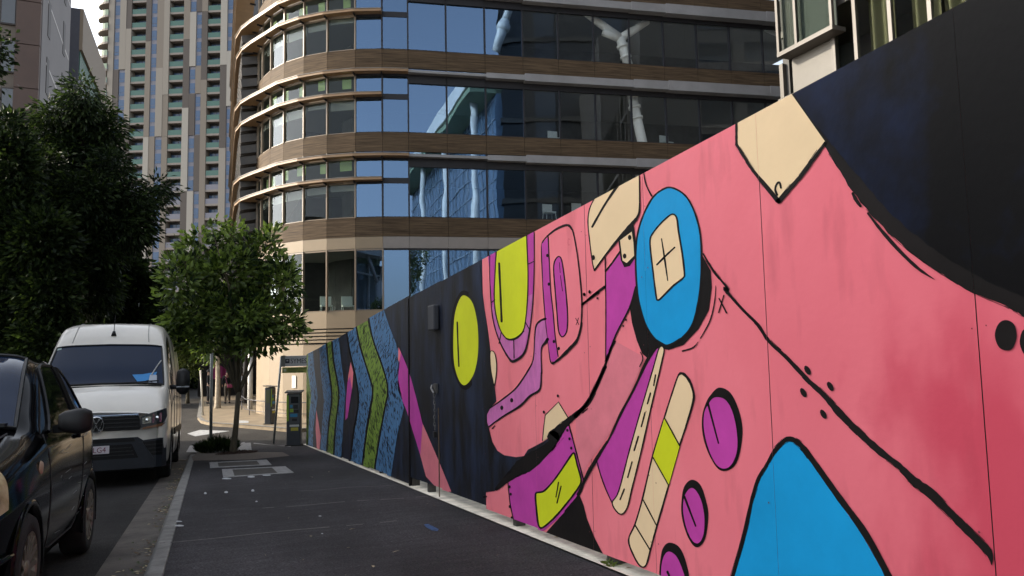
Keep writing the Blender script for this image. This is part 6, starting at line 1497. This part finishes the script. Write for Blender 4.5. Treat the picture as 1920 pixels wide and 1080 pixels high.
# ================================================================== people on the far pavement
SKIN = mat('skin', (.30, .18, .12), .6)
def person(px, py, h, y, label, yaw, top_m, leg_m, hair_m, arms, extra=None, stride=.09):
    b0 = ony(px, py, y); base = Vector((b0.x, y, ZF))
    t = thing('person', label, 'person', tuple(base), 'people on the far pavement', local=True, rot=(0, 0, yaw))
    s_ = h / 1.75
    def skin(name, pts, edges, m, parent, sub=1, root=0):
        me = bpy.data.meshes.new(name); me.from_pydata([tuple(Vector(p[:3]) * s_) for p in pts], edges, []); me.materials.append(m)
        o = link(name, me, parent)
        sk = o.modifiers.new('skin', 'SKIN'); sv = me.skin_vertices[0].data if me.skin_vertices else None
        if sv is None:
            return o
        for v, p in zip(sv, pts): v.radius = (p[3] * s_, (p[4] if len(p) > 4 else p[3]) * s_)
        sv[root].use_root = True
        sb_ = o.modifiers.new('subsurf', 'SUBSURF'); sb_.levels = sub; sb_.render_levels = sub
        for pl_ in me.polygons: pl_.use_smooth = True
        sk.use_smooth_shade = True
        return o
    aL, aR = arms
    body = skin('body', [(0, 0, .95, .13, .10), (0, 0, 1.15, .12, .09), (0, .0, 1.36, .15, .10), (0, 0, 1.48, .055), (0, -.01, 1.58, .082, .095), (0, -.01, 1.69, .07, .085),
                         (-.17, 0, 1.41, .05), (aL[0][0], aL[0][1], aL[0][2], .038), (aL[1][0], aL[1][1], aL[1][2], .03), (aL[2][0], aL[2][1], aL[2][2], .032),
                         (.17, 0, 1.41, .05), (aR[0][0], aR[0][1], aR[0][2], .038), (aR[1][0], aR[1][1], aR[1][2], .03), (aR[2][0], aR[2][1], aR[2][2], .032),
                         (-.09, 0, .88, .085), (-.10, -stride, .48, .055), (-.10, stride * .3, .09, .04), (-.11, -.11, .04, .04),
                         (.09, 0, .88, .085), (.10, stride, .48, .055), (.10, stride * 1.4, .09, .04), (.11, stride - .08, .04, .04)],
                [(0, 1), (1, 2), (2, 3), (3, 4), (4, 5), (2, 6), (6, 7), (7, 8), (8, 9), (2, 10), (10, 11), (11, 12), (12, 13), (0, 14), (14, 15), (15, 16), (16, 17), (0, 18), (18, 19), (19, 20), (20, 21)], SKIN, t)
    skin('top', [(0, 0, .92, .155, .12), (0, 0, 1.15, .145, .11), (0, 0, 1.38, .165, .115), (0, 0, 1.47, .08), (-.18, 0, 1.41, .068), (aL[0][0], aL[0][1], aL[0][2], .056), (aL[1][0], aL[1][1], aL[1][2] + .03, .045), (.18, 0, 1.41, .068), (aR[0][0], aR[0][1], aR[0][2], .056), (aR[1][0], aR[1][1], aR[1][2] + .03, .045)],
         [(0, 1), (1, 2), (2, 3), (2, 4), (4, 5), (5, 6), (2, 7), (7, 8), (8, 9)], top_m, t)
    skin('trousers', [(0, 0, .95, .14, .11), (-.09, 0, .86, .10), (-.10, -stride, .48, .07), (-.10, stride * .3, .12, .06), (.09, 0, .86, .10), (.10, stride, .48, .07), (.10, stride * 1.4, .12, .06)], [(0, 1), (1, 2), (2, 3), (0, 4), (4, 5), (5, 6)], leg_m, t)
    for sx, sy in ((-.11, stride * .3), (.105, stride * 1.4)):
        MB().ob(Vector((sx, sy - .06, .045)) * s_, (.045, 0, 0), (0, .125, 0), (0, 0, .045)).build('shoe', mat('shoe_dark', (.02, .02, .02), .7), t, bevel=.02)
    q = MB(); hc = Vector((0, .012, 1.645)) * s_; n = 12
    for i in range(7):
        ph = -0.35 + (pi / 2 + .35) * i / 6; r = .098 * s_ * cos(ph)
        for j in range(n): th = 2 * pi * j / n; q.v.append(tuple(hc + Vector((r * cos(th) * .95, r * sin(th) * 1.1, .105 * s_ * sin(ph)))))
    for i in range(6):
        for j in range(n): q.f.append((i * n + j, i * n + (j + 1) % n, (i + 1) * n + (j + 1) % n, (i + 1) * n + j)); q.m.append(0)
    q.build('hair', hair_m, t, smooth=True)
    return t, s_
CLB = mat('black_cloth', (.010, .010, .012), .9); CLK = mat('khaki_cloth', (.09, .075, .055), .9); CLW = mat('white_cloth', (.55, .55, .58), .9); CLJ = mat('denim', (.05, .055, .07), .9); HAIR = mat('dark_hair', (.012, .009, .008), .6)
YP = 40.5
hang = [((-.24, .0, 1.15), (-.25, -.06, .93), (-.25, -.08, .85)), ((.24, 0, 1.15), (.25, -.06, .93), (.25, -.08, .85))]
pA, sA = person(426, 754, 1.72, YP, 'person in a black hooded top and khaki trousers with a pink bag at the hip', radians(185), CLB, CLK, CLB, [((-.24, .0, 1.16), (-.2, -.16, 1.0), (-.1, -.2, 1.0)), ((.24, 0, 1.15), (.24, -.06, .93), (.24, -.08, .85))])
bg_ = ony(431, 724, YP - .2); bag = thing('shoulder_bag', 'small pink bag hanging at the hip of the person in the black hooded top', 'bag', tuple(bg_))
MB().ob(bg_, (.13, 0, 0), (0, .05, 0), (0, 0, .085)).build('pouch', mat('pink_bag', (.33, .05, .12), .7), bag, bevel=.03); MB().tube([bg_ + Vector((-.11, 0, .06)), bg_ + Vector((-.2, .05, .4)), bg_ + Vector((-.1, .1, .62))], .012, 5).build('strap', mat('pink_bag', (.33, .05, .12), .7), bag)
person(391, 752, 1.78, YP + .4, 'person all in black standing left of the slim tree trunk', radians(80), CLB, CLB, HAIR, hang, stride=.04)
person(452, 752, 1.66, YP + .3, 'person in a white shirt and dark jeans half hidden by the street tree trunk', radians(100), CLW, CLJ, HAIR, hang)
scn = thing('timber_screen', 'dark slatted timber screen closing the shaded walk behind the people', 'screen', (1, 48.5, ZF))
SCM = mat('screen_timber', (.010, .008, .007), .8, var=.4, vs=3)  # near-black colour stands for the deep shade of the walk
for i in range(26): MB().box(-.55 + i * .25, -.33 + i * .25, 48.4 + .02 * (i % 2), 48.46 + .02 * (i % 2), ZF, ZF + 3.4).build('slat', SCM, scn)
MB().box(-.6, 6, 48.5, 48.58, ZF, ZF + 3.45).build('backing', SCM, scn)
pk = ony(412, 700, 46)
cl = MB(); n = 10
for i in range(n + 1):
    t = i / n; x = pk.x - .45 + .9 * t; top_ = pk.z + .75 * (1 - t * .75); bot_ = pk.z - .35 + .1 * t
    cl.v += [(x, 46 + .07 * sin(i * 1.7), bot_), (x, 46 + .05 * sin(i * 1.7 + .5), top_)]
for i in range(n): cl.f.append((2 * i, 2 * i + 2, 2 * i + 3, 2 * i + 1)); cl.m.append(0)
ub = thing('market_banner', 'magenta cloth banner strung behind the people in the shaded walk', 'banner', tuple(pk))
cl.build('cloth', mat('magenta_cloth', (.22, .02, .10), .8), ub, smooth=True)
for x in (-.47, .47): MB().tube([(pk.x + x, 46.02, ZF), (pk.x + x, 46.02, pk.z + 1.0)], .025, 6).build('post', CLB, ub)

wd_ = onground(1150, 1062); wt = thing('weed', 'small green weed growing from the pale slab at the foot of the hoarding', 'weed', (wd_.x, wd_.y, gz(wd_.y)))
lv = MB(); rnd = random.Random(8)
for i in range(26): a = rnd.uniform(0, 6.3); leaf(lv, Vector((XE + .02 + rnd.uniform(0, .03), wd_.y + rnd.uniform(-.05, .05), gz(wd_.y) + .012)), Vector((cos(a), sin(a), rnd.uniform(.2, .9))), rnd.uniform(.03, .07), .008, 0, rnd)
lv.build('leaves', LEAFY[0], wt)
